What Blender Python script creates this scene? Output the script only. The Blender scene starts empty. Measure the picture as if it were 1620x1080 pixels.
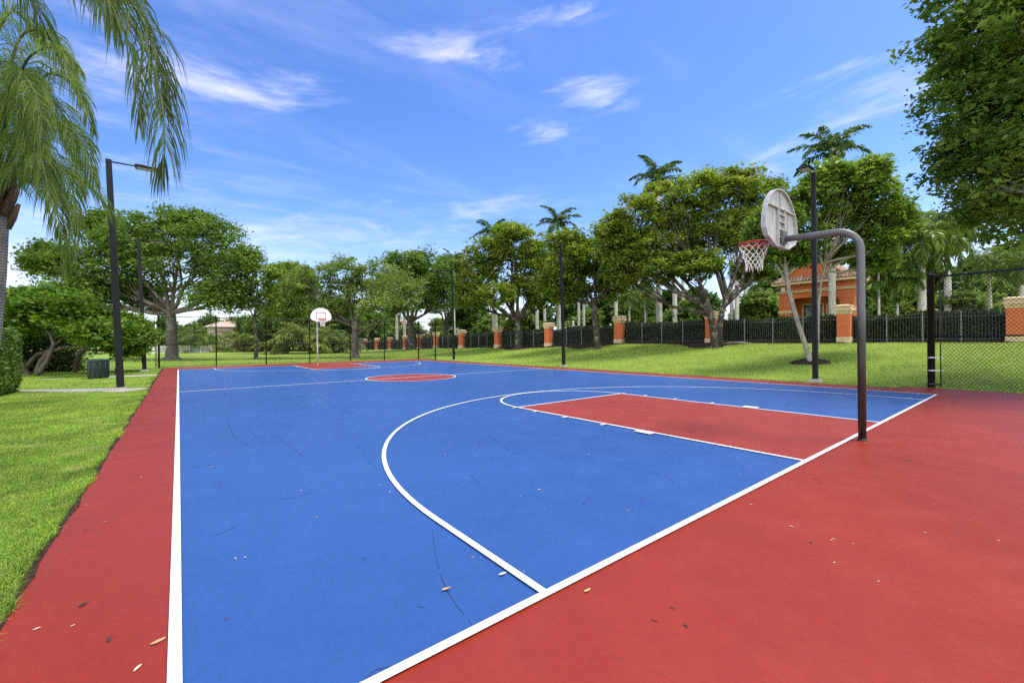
import bpy, math, random
import numpy as np
from mathutils import Vector, Matrix

R = math.radians
random.seed(7)
rng = np.random.default_rng(11)
S = bpy.context.scene
COL = S.collection

# ------------------------------------------------------------------ camera model
CAM = np.array([0.023, -1.8018, 1.4594]); YAW = 0.6671; ROLL = -0.0087; FPX = 670.0
_r0 = np.array([math.cos(YAW), -math.sin(YAW), 0.0]); FW = np.array([math.sin(YAW), math.cos(YAW), 0.0])
_u0 = np.array([0, 0, 1.0])
RT = math.cos(ROLL) * _r0 + math.sin(ROLL) * _u0
UP = -math.sin(ROLL) * _r0 + math.cos(ROLL) * _u0


def at(px, py, d):
    """world point seen at photo pixel (px,py) at depth d metres"""
    return CAM + d * (FW + (px - 810) / FPX * RT - (py - 540) / FPX * UP)


def dirn(px, py):
    v = FW + (px - 810) / FPX * RT - (py - 540) / FPX * UP
    return v / np.linalg.norm(v)


def depth(p):
    return float((np.asarray(p) - CAM) @ FW)


# ------------------------------------------------------------------ terrain
def _ss(t):
    t = np.clip(t, 0, 1)
    return t * t * (3 - 2 * t)


_FY = [-200, 20, 28, 36, 44, 52, 60, 70, 85, 400]
_FZ = [1.2, 1.2, .93, .90, .70, .60, .40, .22, .05, .0]


def terrain(x, y):
    x = np.asarray(x, float); y = np.asarray(y, float)
    fh = np.interp(y, _FY, _FZ)
    t = (x - 17.6) / 9.6
    ramp = np.clip(t, 0, 1) ** 1.15
    return -0.012 + fh * ramp


def ground_hit(px, py):
    v = FW + (px - 810) / FPX * RT - (py - 540) / FPX * UP
    d = 2.0
    while d < 160:
        p = CAM + d * v
        if p[2] <= float(terrain(p[0], p[1])):
            return np.array([p[0], p[1], float(terrain(p[0], p[1]))])
        d += .05
    return CAM + 90 * v


def onland(p):
    return np.array([p[0], p[1], float(terrain(p[0], p[1]))])


def drop(px, d):
    p = at(px, 540, d)
    return onland(p)


# ------------------------------------------------------------------ node helpers
def new_mat(name):
    m = bpy.data.materials.new(name); m.use_nodes = True
    nt = m.node_tree; nt.nodes.clear()
    out = nt.nodes.new('ShaderNodeOutputMaterial')
    return m, nt, out


class N:
    def __init__(s, nt): s.nt = nt

    def __call__(s, typ, ins=None, **kw):
        n = s.nt.nodes.new('ShaderNode' + typ)
        for k, v in kw.items(): setattr(n, k, v)
        for k, v in (ins or {}).items():
            if isinstance(v, bpy.types.NodeSocket): s.nt.links.new(v, n.inputs[k])
            else: n.inputs[k].default_value = v
        return n

    def ramp(s, fac, stops, interp='LINEAR'):
        n = s.nt.nodes.new('ShaderNodeValToRGB'); n.color_ramp.interpolation = interp
        e = n.color_ramp.elements
        while len(e) < len(stops): e.new(.5)
        for el, (p, c) in zip(e, stops):
            el.position = p; el.color = (*c, 1) if len(c) == 3 else c
        s.nt.links.new(fac, n.inputs['Fac']); return n.outputs['Color']

    def noise(s, vec, scale, detail=3, rough=.55, dist=0.):
        n = s('TexNoise', {'Scale': scale, 'Detail': detail, 'Roughness': rough, 'Distortion': dist})
        if vec is not None: s.nt.links.new(vec, n.inputs['Vector'])
        return n.outputs['Fac']

    def mix(s, f, a, b, mode='MIX'):
        n = s.nt.nodes.new('ShaderNodeMix'); n.data_type = 'RGBA'; n.blend_type = mode
        for k, v in ((0, f), (6, a), (7, b)):
            if isinstance(v, bpy.types.NodeSocket): s.nt.links.new(v, n.inputs[k])
            else: n.inputs[k].default_value = v if k == 0 else ((*v, 1) if len(v) == 3 else v)
        return n.outputs[2]

    def math(s, op, a, b=0., c=None, clamp=False):
        n = s.nt.nodes.new('ShaderNodeMath'); n.operation = op; n.use_clamp = clamp
        for k, v in ((0, a), (1, b), (2, c)):
            if v is None: continue
            if isinstance(v, bpy.types.NodeSocket): s.nt.links.new(v, n.inputs[k])
            else: n.inputs[k].default_value = v
        return n.outputs[0]

    def rng(s, v, a, b, c=0., d=1., smooth=True):
        n = s('MapRange', {'From Min': a, 'From Max': b, 'To Min': c, 'To Max': d})
        n.interpolation_type = 'SMOOTHSTEP' if smooth else 'LINEAR'
        s.nt.links.new(v, n.inputs['Value']); return n.outputs['Result']


def solid(name, c, rough=.6, var=.15, scale=8., bump=.15, bscale=40., metal=0., stain=None, stain_scale=3., stain_amt=.5, spec=.5, stretch=None):
    m, nt, out = new_mat(name); n = N(nt)
    co = n('TexCoord').outputs['Object']
    if stretch:
        mp = n('Mapping', {'Vector': co, 'Scale': stretch}); cs = mp.outputs['Vector']
    else: cs = co
    a = n.noise(co, scale, 5)
    lo = tuple(x * (1 - var) for x in c); hi = tuple(min(1, x * (1 + var)) for x in c)
    colr = n.ramp(a, [(.3, lo), (.7, hi)])
    if stain:
        sm = n.rng(n.noise(cs, stain_scale, 6, .65), .5, .72, 0, stain_amt)
        colr = n.mix(sm, colr, stain)
    b = n('Bump', {'Height': n.noise(co, bscale, 4), 'Strength': bump, 'Distance': .01})
    p = n('BsdfPrincipled', {'Base Color': colr, 'Roughness': rough, 'Metallic': metal, 'Normal': b.outputs[0]})
    p.inputs['Specular IOR Level'].default_value = spec
    nt.links.new(p.outputs[0], out.inputs['Surface'])
    return m


def leaf_mat(name, cols, hue_noise=.35, trans=.3, rough=.45, tip=None):
    m, nt, out = new_mat(name); n = N(nt)
    g = n('NewGeometry')
    rp = g.outputs['Random Per Island']
    k = len(cols)
    c = n.ramp(rp, [(i / (k - 1), cc) for i, cc in enumerate(cols)])
    co = n('TexCoord').outputs['Object']
    big = n.noise(co, hue_noise, 3)
    shade = n.ramp(big, [(.33, (.62, .66, .60)), (.62, (1.25, 1.2, 1.0))])
    c = n.mix(1., c, shade, 'MULTIPLY')
    if tip:
        f = n.rng(n.noise(co, hue_noise * 1.7, 2), .55, .72, 0, .75)
        c = n.mix(f, c, tip)
    p = n('BsdfPrincipled', {'Base Color': c, 'Roughness': rough})
    p.inputs['Specular IOR Level'].default_value = .25
    tc = n.mix(1., c, (1.5, 1.6, .7), 'MULTIPLY')
    t = n('BsdfTranslucent', {'Color': tc})
    mx = n('MixShader', {0: trans, 1: p.outputs[0], 2: t.outputs[0]})
    nt.links.new(mx.outputs[0], out.inputs['Surface'])
    return m


# ------------------------------------------------------------------ object helpers
def link(o, parent=None):
    COL.objects.link(o)
    if parent is not None:
        o.parent = parent
    return o


def tag(o, label=None, cat=None, group=None, kind=None):
    if label: o['label'] = label
    if cat: o['category'] = cat
    if group: o['group'] = group
    if kind: o['kind'] = kind
    return o


def empty(name, loc, label, cat, group=None, rz=0.):
    o = bpy.data.objects.new(name, None); o.empty_display_size = .2
    o.location = tuple(map(float, loc)); o.rotation_euler = (0, 0, rz)
    link(o); return tag(o, label, cat, group)


def np_mesh(name, V, F, mat, parent=None, smooth=False, off=None):
    """V (n,3) array, F (m,k) array of equal-size faces"""
    V = np.asarray(V, np.float32)
    if off is not None: V = V - np.asarray(off, np.float32)
    F = np.asarray(F, np.int32)
    me = bpy.data.meshes.new(name)
    me.vertices.add(len(V)); me.vertices.foreach_set('co', V.ravel())
    m, k = F.shape
    me.loops.add(m * k); me.loops.foreach_set('vertex_index', F.ravel())
    me.polygons.add(m)
    me.polygons.foreach_set('loop_start', np.arange(0, m * k, k, dtype=np.int32))
    me.polygons.foreach_set('loop_total', np.full(m, k, np.int32))
    me.polygons.foreach_set('use_smooth', np.full(m, smooth, bool))
    me.update(calc_edges=True)
    me.materials.append(mat)
    return link(bpy.data.objects.new(name, me), parent)


class MB:
    def __init__(s): s.v = []; s.f = []; s.sm = []

    def add(s, vs, fs, smooth=False):
        b = len(s.v); s.v += [tuple(map(float, p)) for p in vs]
        s.f += [tuple(i + b for i in f) for f in fs]; s.sm += [smooth] * len(fs)

    def box(s, c, size, rz=0., tap=1.):
        x, y, z = size[0] / 2, size[1] / 2, size[2] / 2
        cs, sn = math.cos(rz), math.sin(rz); P = []
        for dz, k in ((-z, 1.), (z, tap)):
            for dx, dy in ((-x, -y), (x, -y), (x, y), (-x, y)):
                dx *= k; dy *= k
                P.append((c[0] + dx * cs - dy * sn, c[1] + dx * sn + dy * cs, c[2] + dz))
        s.add(P, [(3, 2, 1, 0), (4, 5, 6, 7), (0, 1, 5, 4), (1, 2, 6, 5), (2, 3, 7, 6), (3, 0, 4, 7)])
        return s

    def tube(s, pts, rad, n=8, cap=True, smooth=True, squash=None):
        pts = [Vector(tuple(map(float, p))) for p in pts]
        if not hasattr(rad, '__len__'): rad = [rad] * len(pts)
        up = None; vs = []
        for i, p in enumerate(pts):
            t = (pts[min(i + 1, len(pts) - 1)] - pts[max(i - 1, 0)]).normalized()
            if up is None:
                up = t.orthogonal().normalized()
            up = (up - t * up.dot(t))
            up = up.normalized() if up.length > 1e-6 else t.orthogonal().normalized()
            w = t.cross(up)
            for k in range(n):
                a = 2 * math.pi * (k + .5) / n
                vs.append(p + (up * math.cos(a) + w * math.sin(a)) * rad[i])
        fs = []
        for i in range(len(pts) - 1):
            for k in range(n):
                k2 = (k + 1) % n
                fs.append((i * n + k, i * n + k2, (i + 1) * n + k2, (i + 1) * n + k))
        s.add(vs, fs, smooth)
        if cap:
            b = len(s.v) - len(vs)
            s.f += [tuple(b + k for k in reversed(range(n))), tuple(b + (len(pts) - 1) * n + k for k in range(n))]
            s.sm += [False, False]
        return s

    def lathe(s, c, prof, n=20, smooth=True, square=False, rz=0.):
        vs = []; fs = []
        for r, z in prof:
            for k in range(n):
                a = 2 * math.pi * (k + .5) / n + rz
                vs.append((c[0] + r * math.cos(a), c[1] + r * math.sin(a), c[2] + z))
        m = len(prof)
        for i in range(m - 1):
            for k in range(n):
                k2 = (k + 1) % n
                fs.append((i * n + k, i * n + k2, (i + 1) * n + k2, (i + 1) * n + k))
        s.add(vs, fs, smooth)
        b = len(s.v) - len(vs)
        s.f += [tuple(b + k for k in reversed(range(n))), tuple(b + (m - 1) * n + k for k in range(n))]; s.sm += [False, False]
        return s

    def prism(s, poly, lo, hi, fn):
        """poly: 2-D outline (ccw); fn(u,v,w)->xyz; extruded from w=lo to w=hi"""
        n = len(poly)
        vs = [fn(u, v, lo) for u, v in poly] + [fn(u, v, hi) for u, v in poly]
        fs = [tuple(reversed(range(n))), tuple(range(n, 2 * n))]
        fs += [(i, (i + 1) % n, n + (i + 1) % n, n + i) for i in range(n)]
        s.add(vs, fs); return s

    def build(s, name, mat, parent=None, off=None, bevel=0., fixn=False):
        me = bpy.data.meshes.new(name)
        o3 = (0, 0, 0) if off is None else off
        me.from_pydata([(a - o3[0], b - o3[1], c - o3[2]) for a, b, c in s.v], [], s.f)
        me.polygons.foreach_set('use_smooth', s.sm); me.update()
        if fixn:
            import bmesh
            bm = bmesh.new(); bm.from_mesh(me); bmesh.ops.recalc_face_normals(bm, faces=bm.faces); bm.to_mesh(me); bm.free()
        me.materials.append(mat)
        o = link(bpy.data.objects.new(name, me), parent)
        if bevel:
            b = o.modifiers.new('bevel', 'BEVEL'); b.width = bevel; b.segments = 2; b.limit_method = 'ANGLE'; b.angle_limit = R(40)
        return o


def copy_tree(o, parent=None):
    c = o.copy(); COL.objects.link(c); c.parent = parent
    for ch in list(o.children): copy_tree(ch, c)
    return c


# ------------------------------------------------------------------ materials
def court_mat(name, c, scuff=1.):
    m, nt, out = new_mat(name); n = N(nt)
    co = n('TexCoord').outputs['Object']
    big = n.noise(co, .35, 5, .6); mid = n.noise(co, 2.3, 6, .65); fine = n.noise(co, 160, 2)
    c1 = n.ramp(big, [(.3, tuple(x * .88 for x in c)), (.7, tuple(x * 1.1 for x in c))])
    c1 = n.mix(n.rng(mid, .42, .75, 0, .22), c1, tuple(min(1, x * 1.22 + .008) for x in c))
    grit = n.noise(n('Mapping', {'Vector': co, 'Scale': (1., .55, 1.), 'Rotation': (0, 0, .35)}).outputs[0], 26, 5, .75)
    c1 = n.mix(1., c1, n.ramp(grit, [(.28, (.91, .915, .92)), (.72, (1.10, 1.09, 1.08))]), 'MULTIPLY')
    # hair-line scuffs and shoe marks
    st = n('Mapping', {'Vector': co, 'Scale': (1, .45, 1), 'Rotation': (0, 0, .6)}).outputs[0]
    ln = n.math('ABSOLUTE', n.math('SUBTRACT', n.noise(st, .9, 2, .4, 1.2), .5))
    gate = n.rng(n.noise(co, .8, 4, .6), .54, .66)
    sc = n.math('MULTIPLY', n.rng(ln, .0, .0035, 1, 0), gate)
    st2 = n('Mapping', {'Vector': co, 'Scale': (.6, 1, 1), 'Rotation': (0, 0, -.8), 'Location': (13, 5, 0)}).outputs[0]
    ln2 = n.math('ABSOLUTE', n.math('SUBTRACT', n.noise(st2, 1.7, 1, .4, .8), .47))
    gate2 = n.rng(n.noise(co, 1.3, 3, .6, 2.), .58, .68)
    sc2 = n.math('MULTIPLY', n.rng(ln2, .0, .004, 1, 0), gate2)
    sc = n.math('MULTIPLY', n.math('MAXIMUM', sc, sc2), .5 * scuff)
    c1 = n.mix(sc, c1, tuple(x * .3 + .01 for x in c))
    dirt = n.rng(n.noise(co, 1.1, 8, .72), .60, .78, 0, .35)
    c1 = n.mix(dirt, c1, tuple(x * .55 + .012 for x in c))
    # pale grit specks
    vo = n('TexVoronoi', {'Vector': co, 'Scale': 9.}); vo.feature = 'F1'
    sp = n.math('MULTIPLY', n.rng(vo.outputs['Distance'], .02, .055, 1, 0), n.rng(n.noise(co, 5.1, 2), .60, .66))
    c1 = n.mix(n.math('MULTIPLY', sp, .5), c1, (.62, .58, .50))
    h = n.math('ADD', n.math('MULTIPLY', fine, .3), n.math('MULTIPLY', mid, .5))
    b = n('Bump', {'Height': h, 'Strength': .10, 'Distance': .004})
    ro = n.rng(mid, .3, .7, .36, .48)
    p = n('BsdfPrincipled', {'Base Color': c1, 'Roughness': ro, 'Normal': b.outputs[0]})
    p.inputs['Specular IOR Level'].default_value = .36
    nt.links.new(p.outputs[0], out.inputs['Surface'])
    return m


def lawn_mat():
    m, nt, out = new_mat('lawn'); n = N(nt)
    co = n('TexCoord').outputs['Object']
    big = n.noise(co, .16, 4, .6); mid = n.noise(co, 1.2, 5, .65); fine = n.noise(co, 38, 4, .75)
    c = n.ramp(fine, [(.25, (.11, .17, .022)), (.5, (.23, .32, .05)), (.75, (.36, .44, .09))])
    c = n.mix(n.rng(mid, .45, .75, 0, .5), c, (.34, .37, .09))
    c = n.mix(n.rng(big, .42, .62, 0, .4), c, (.16, .27, .035))
    st = n.rng(n.noise(co, 3.3, 4, .7), .64, .76, 0, .7)
    c = n.mix(st, c, (.25, .21, .085))
    b = n('Bump', {'Height': fine, 'Strength': .8, 'Distance': .05})
    p = n('BsdfPrincipled', {'Base Color': c, 'Roughness': .9, 'Normal': b.outputs[0]})
    p.inputs['Specular IOR Level'].default_value = .1
    nt.links.new(p.outputs[0], out.inputs['Surface'])
    return m


def bark_mat(name, c, lichen=(.3, .29, .24), ls=2.5, la=.6, bump=.6, rings=0.):
    m, nt, out = new_mat(name); n = N(nt)
    co = n('TexCoord').outputs['Object']
    st = n('Mapping', {'Vector': co, 'Scale': (6, 6, 1.2)}).outputs[0]
    a = n.noise(st, 3, 6, .7)
    colr = n.ramp(a, [(.3, tuple(x * .55 for x in c)), (.7, tuple(x * 1.35 for x in c))])
    colr = n.mix(n.rng(n.noise(co, ls, 5, .65), .5, .65, 0, la), colr, lichen)
    h = a
    if rings:
        w = n('TexWave', {'Vector': co, 'Scale': rings, 'Distortion': 1.2, 'Detail': 3, 'Detail Scale': 1.5}); w.bands_direction = 'Z'
        colr = n.mix(n.rng(w.outputs['Fac'], .0, .25, .55, 0), colr, tuple(x * .45 for x in c))
        h = n.math('ADD', n.math('MULTIPLY', a, .5), w.outputs['Fac'])
    b = n('Bump', {'Height': h, 'Strength': bump, 'Distance': .03})
    p = n('BsdfPrincipled', {'Base Color': colr, 'Roughness': .85, 'Normal': b.outputs[0]})
    p.inputs['Specular IOR Level'].default_value = .2
    nt.links.new(p.outputs[0], out.inputs['Surface'])
    return m


def tile_mat():
    m, nt, out = new_mat('clay_roof_tile'); n = N(nt)
    co = n('TexCoord').outputs['Object']
    rp = n('NewGeometry').outputs['Random Per Island']
    c = n.ramp(rp, [(0, (.36, .20, .13)), (.35, (.52, .36, .25)), (.7, (.62, .48, .36)), (1, (.45, .25, .16))])
    c = n.mix(n.rng(n.noise(co, 6, 4), .5, .7, 0, .5), c, (.22, .15, .11))
    p = n('BsdfPrincipled', {'Base Color': c, 'Roughness': .8})
    nt.links.new(p.outputs[0], out.inputs['Surface'])
    return m


M = {}
M['red'] = court_mat('red_court_acrylic', (.243, .0245, .009), .6)
M['blue'] = court_mat('blue_court_acrylic', (.026, .081, .250))
M['key'] = court_mat('red_key_acrylic', (.270, .033, .018), .6)
M['line'] = solid('white_line_paint', (.70, .70, .685), .6, .05, 30, .1, 160, stain=(.42, .42, .43), stain_scale=11, stain_amt=.45)
M['lawn'] = lawn_mat()
M['mulch'] = solid('bark_mulch', (.040, .026, .018), .95, .6, 24, 1., 30, spec=.1)
M['concrete'] = solid('path_concrete', (.38, .35, .29), .85, .15, 4, .3, 80, stain=(.25, .23, .19), stain_scale=3)
M['black'] = solid('black_powder_coat', (.006, .006, .007), .55, .3, 5, .08, 60, spec=.25)
M['fence_black'] = solid('black_vinyl_coat', (.010, .010, .011), .5, .2, 6, .05, 60)
M['galv'] = solid('galvanised_steel', (.42, .43, .44), .45, .2, 10, .08, 60, metal=.7)
M['lens'] = solid('lamp_lens', (.55, .55, .52), .3, .05)
M['bark_dark'] = bark_mat('dark_bark', (.055, .044, .034))
M['bark_mid'] = bark_mat('grey_brown_bark', (.105, .088, .068), (.30, .29, .25), 1.6, .5)
M['bark_pale'] = bark_mat('pale_bark', (.34, .31, .26), (.16, .14, .11), 3.5, .6)
M['palm_trunk'] = bark_mat('pale_palm_trunk', (.60, .57, .51), (.22, .21, .17), 1.6, .5, .3, rings=3.)
M['palm_trunk_grey'] = bark_mat('ringed_palm_trunk', (.27, .235, .20), (.15, .13, .11), 2.2, .5, .5, rings=5.)
M['boot'] = bark_mat('dry_palm_boot', (.15, .092, .055), (.12, .07, .04), 4, .5)
M['shaft'] = solid('green_crownshaft', (.13, .22, .05), .5, .25, 3)
M['leaf_a'] = leaf_mat('oak_leaf', [(0.057, 0.112, 0.020), (0.107, 0.181, 0.035), (0.181, 0.256, 0.057)], trans=.34)
M['leaf_b'] = leaf_mat('olive_leaf', [(0.084, 0.138, 0.022), (0.156, 0.216, 0.036), (0.246, 0.294, 0.062)], .3, trans=.48, tip=(.27, .255, .055))
M['leaf_c'] = leaf_mat('light_leaf', [(.088, .155, .029), (.150, .235, .046), (.235, .310, .076)], .4, trans=.40)
M['leaf_d'] = leaf_mat('dark_leaf', [(.036, .078, .016), (.064, .124, .026), (.105, .165, .040)], .35, trans=.3)
M['leaf_e'] = leaf_mat('grey_green_leaf', [(0.096, 0.156, 0.038), (0.162, 0.228, 0.060), (0.228, 0.288, 0.094)], .35, trans=.38)
M['leaf_bush'] = leaf_mat('glossy_shrub_leaf', [(0.041, 0.096, 0.009), (0.090, 0.176, 0.016), (0.164, 0.254, 0.030)], .5, rough=.35)
M['leaf_right'] = leaf_mat('broad_leaf', [(0.078, 0.142, 0.030), (0.128, 0.209, 0.043), (0.203, 0.284, 0.062)], .3, trans=.42, tip=(0.270, 0.317, 0.054))
M['hedge'] = leaf_mat('hedge_leaf', [(0.015, 0.035, 0.008), (0.031, 0.064, 0.012), (0.062, 0.101, 0.020)], 1.2, trans=.15)
M['hedge_near'] = leaf_mat('clipped_hedge_leaf', [(.045, .095, .014), (.090, .165, .022), (.150, .235, .038)], 1.2, trans=.2)
M['frond_light'] = leaf_mat('light_palm_leaflet', [(.068, .120, .020), (.115, .180, .032), (.180, .240, .062)], .5, trans=.38, rough=.6)
M['frond_dark'] = leaf_mat('dark_palm_leaflet', [(.045, .082, .024), (.078, .125, .038), (.120, .168, .060)], .4, trans=.35, rough=.6)
M['frond_mid'] = leaf_mat('palm_leaflet', [(0.061, 0.113, 0.017), (0.116, 0.181, 0.029), (0.189, 0.246, 0.049)], .3, rough=.4)
M['frond_bush'] = leaf_mat('bushy_palm_leaflet', [(0.087, 0.138, 0.017), (0.174, 0.232, 0.035), (0.304, 0.326, 0.072)], .25, rough=.4)
M['frond_royal'] = leaf_mat('royal_palm_leaflet', [(.036, .075, .020), (.065, .115, .032), (.105, .155, .050)], .4, rough=.4)
M['rachis'] = solid('palm_rachis', (.085, .105, .035), .75, .2)
M['blades'] = leaf_mat('grass_blade', [(.055, .120, .014), (.165, .295, .036), (.275, .405, .060), (.38, .47, .10)], .9, trans=.35, rough=.5, tip=(.44, .42, .14))
M['orange'] = solid('orange_stucco', (.62, .160, .055), .85, .12, 3, .08, 60, stain=(.36, .09, .035), stain_scale=1.5, stain_amt=.3)
M['cream'] = solid('cream_stone_trim', (.70, .53, .32), .8, .10, 4, .08, 60, stain=(.36, .26, .16), stain_scale=2.5, stain_amt=.5)
M['tile'] = tile_mat()
M['iron'] = solid('green_black_iron', (.030, .036, .032), .5, .3, 8)
M['iron_pale'] = solid('weathered_iron_post', (.16, .18, .165), .55, .3, 8)
M['glass'] = solid('dark_window_glass', (.02, .03, .02), .08, .2, 2, 0.)
M['white'] = solid('white_painted_wood', (.78, .78, .77), .55, .08, 6)
M['beige'] = solid('beige_stucco', (.46, .37, .29), .85, .1, 2, .2, 60)
M['wood_fence'] = solid('grey_board', (.13, .115, .095), .9, .4, 5, .4, 30, stretch=(1, 1, .2))
M['bin'] = solid('dark_green_plastic', (.003, .018, .014), .45, .2, 3, .05)
M['bin_lid'] = solid('black_green_lid', (.012, .03, .03), .35, .2, 3, .05)
M['steel'] = solid('weathered_pole_steel', (.075, .066, .062), .45, .35, 9, .12, 60, metal=.35, stain=(.16, .060, .028), stain_scale=2.6, stain_amt=.55, stretch=(1, 1, .35))
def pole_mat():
    m, nt, out = new_mat('rusty_two_tone_pole'); n = N(nt)
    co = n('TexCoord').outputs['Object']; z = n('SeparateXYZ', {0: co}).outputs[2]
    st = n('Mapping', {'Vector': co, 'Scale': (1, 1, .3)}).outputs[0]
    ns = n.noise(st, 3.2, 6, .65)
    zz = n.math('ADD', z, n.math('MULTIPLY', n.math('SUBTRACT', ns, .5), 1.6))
    c = n.mix(n.rng(zz, 1.2, 2.0), (.019, .014, .011), (.098, .102, .106))  # dark brown towards the foot, grey higher up, boundary broken by noise
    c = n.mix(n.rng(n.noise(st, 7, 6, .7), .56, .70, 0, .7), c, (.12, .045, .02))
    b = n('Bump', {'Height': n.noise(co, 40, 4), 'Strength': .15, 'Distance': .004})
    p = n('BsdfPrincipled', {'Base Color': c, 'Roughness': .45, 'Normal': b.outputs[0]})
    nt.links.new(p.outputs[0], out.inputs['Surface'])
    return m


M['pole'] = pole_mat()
M['steel_far'] = solid('grey_pole_steel', (.42, .42, .42), .5, .2, 6, .1, 60)
M['board'] = solid('cast_grey_backboard', (.37, .385, .385), .6, .12, 9, .12, 60, stain=(.13, .125, .12), stain_scale=9, stain_amt=.85, stretch=(1.5, 1, .22))
M['board_white'] = solid('white_backboard', (.78, .78, .77), .5, .05, 12, .1, 60)
M['rim'] = solid('red_rim_paint', (.42, .028, .022), .4, .25, 14)
M['net'] = solid('white_net_cord', (.74, .72, .66), .9, .12, 20)
M['stone'] = solid('pale_stone', (.62, .60, .54), .8, .2, 8)
M['dry1'] = solid('tan_dry_leaf', (.46, .27, .12), .8, .3, 60)
M['dry2'] = solid('pale_dry_leaf', (.52, .45, .32), .8, .2, 60)
M['dry3'] = solid('dark_dry_leaf', (.035, .022, .018), .8, .3, 60)

# ------------------------------------------------------------------ ground, court
CW, CL = 15.24, 28.95          # court width / length
XM = 7.69                      # middle of the keys
AX0, AX1, AY0, AY1 = -.72, 16.55, -6.5, 32.45
AXN, AYN = 17.30, .75           # wider apron behind the near baseline   # red apron


def build_ground():
    xs = np.unique(np.concatenate([np.linspace(-400, -30, 12), np.linspace(-30, 45, 151), np.linspace(45, 400, 14)]))
    ys = np.unique(np.concatenate([np.linspace(-300, -20, 9), np.linspace(-20, 100, 161), np.linspace(100, 500, 12)]))
    X, Y = np.meshgrid(xs, ys, indexing='ij')
    Z = terrain(X, Y)
    wob = .025 * np.sin(X * .9 + 1.3) * np.sin(Y * .7) + .015 * np.sin(X * 2.3) * np.cos(Y * 1.9)
    out = ((X < AX0 - .6) | (X > 18.2) | (Y > AY1 + 1))
    Z = Z + np.where(out, wob, 0)
    ins = (X > AX0 + .05) & (X < np.where(Y < AYN, AXN, AX1) - .05) & (Y > AY0 + .05) & (Y < AY1 - .05)
    Z = np.where(ins, -.06, Z)
    V = np.stack([X.ravel(), Y.ravel(), Z.ravel()], 1)
    nx, ny = X.shape
    i, j = np.meshgrid(np.arange(nx - 1), np.arange(ny - 1), indexing='ij')
    a = (i * ny + j).ravel()
    F = np.stack([a, a + ny, a + ny + 1, a + 1], 1)
    o = np_mesh('ground', V, F, M['lawn'], None, True)
    tag(o, kind='structure')


build_ground()


def sheet(name, poly, z, mat, thick=0.):
    mb = MB()
    if thick: mb.prism(poly, z - thick, z, lambda u, v, w: (u, v, w))
    else: mb.add([(x, y, z) for x, y in poly], [tuple(range(len(poly)))])
    return tag(mb.build(name, mat), kind='structure')


sheet('court_apron', [(AX0, AY0), (AXN, AY0), (AXN, AYN), (AX1, AYN + .5), (AX1, AY1), (AX0, AY1)], 0., M['red'], .05)
sheet('court_surface', [(0, 0), (CW, 0), (CW, CL), (0, CL)], .004, M['blue'])
KH, FT = 1.82, 5.45
HL = 14.6
key = MB()
key.add([(XM - KH, 0, .008), (XM + KH, 0, .008), (XM + KH, FT, .008), (XM - KH, FT, .008)], [(0, 1, 2, 3)])
key.add([(XM - KH, CL - FT, .008), (XM + KH, CL - FT, .008), (XM + KH, CL, .008), (XM - KH, CL, .008)], [(0, 1, 2, 3)])
th = np.linspace(0, 2 * np.pi, 65)[:-1]
key.add([(7.62 + 1.78 * math.cos(a), HL + 1.78 * math.sin(a), .008) for a in th], [tuple(range(64))])
tag(key.build('key_paint', M['key']), kind='structure')
ln = MB(); LZ = .012; LW = .0508


_lz = [0]


def seg(x0, y0, x1, y1, w=LW):
    dx, dy = x1 - x0, y1 - y0; L = math.hypot(dx, dy); nx, ny = -dy / L * w / 2, dx / L * w / 2
    z = LZ + .0005 * _lz[0]; _lz[0] += 1
    ln.add([(x0 + nx, y0 + ny, z), (x0 - nx, y0 - ny, z), (x1 - nx, y1 - ny, z), (x1 + nx, y1 + ny, z)], [(0, 1, 2, 3)])


def arc(cx, cy, r, a0, a1, n=72, w=LW):
    vs = []; fs = []
    z = LZ + .0005 * _lz[0]; _lz[0] += 1
    for i in range(n + 1):
        a = a0 + (a1 - a0) * i / n
        for q in (r - w / 2, r + w / 2): vs.append((cx + q * math.cos(a), cy + q * math.sin(a), z))
    for i in range(n): fs.append((2 * i, 2 * i + 1, 2 * i + 3, 2 * i + 2))
    ln.add(vs, fs)


BW = .053
seg(0, -BW / 2, 0, CL + BW / 2, BW); seg(CW, -BW / 2, CW, CL + BW / 2, LW)
seg(-BW / 2, 0, CW + BW / 2, 0, BW); seg(0, CL, CW, CL, LW)
seg(0, HL, CW, HL, .06)
arc(7.62, HL, 1.80, 0, 2 * math.pi)
for sgn, y0 in ((1, 0), (-1, CL)):
    Y = lambda v: y0 + sgn * v
    seg(XM - KH, Y(0), XM - KH, Y(FT)); seg(XM + KH, Y(0), XM + KH, Y(FT)); seg(XM - KH - .03, Y(FT), XM + KH + .03, Y(FT))
    a0, a1 = (0, math.pi) if sgn > 0 else (math.pi, 2 * math.pi)
    arc(XM, Y(FT), 1.82, a0, a1)
    arc(XM, Y(1.30), 6.02, a0, a1, 96)
    seg(XM - 6.02, Y(0), XM - 6.02, Y(1.32)); seg(XM + 6.02, Y(0), XM + 6.02, Y(1.32))
    for q in (2.98, 3.9, 4.75, FT - .02):
        for sx in (-1, 1):
            seg(XM + sx * KH, Y(q), XM + sx * (KH + .16), Y(q), .05)
    for sx in (-1, 1): seg(XM + sx * (KH), Y(2.15), XM + sx * (KH + .17), Y(2.15), .30)
tag(ln.build('court_markings', M['line']), kind='structure')

# narrow concrete paths on the left
PATHS = [((AX0 - .33, 16.45), (-4.3, 19.1), .46), ((AX0 - .07, 24.6), (-4.6, 25.0), .42)]


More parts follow.
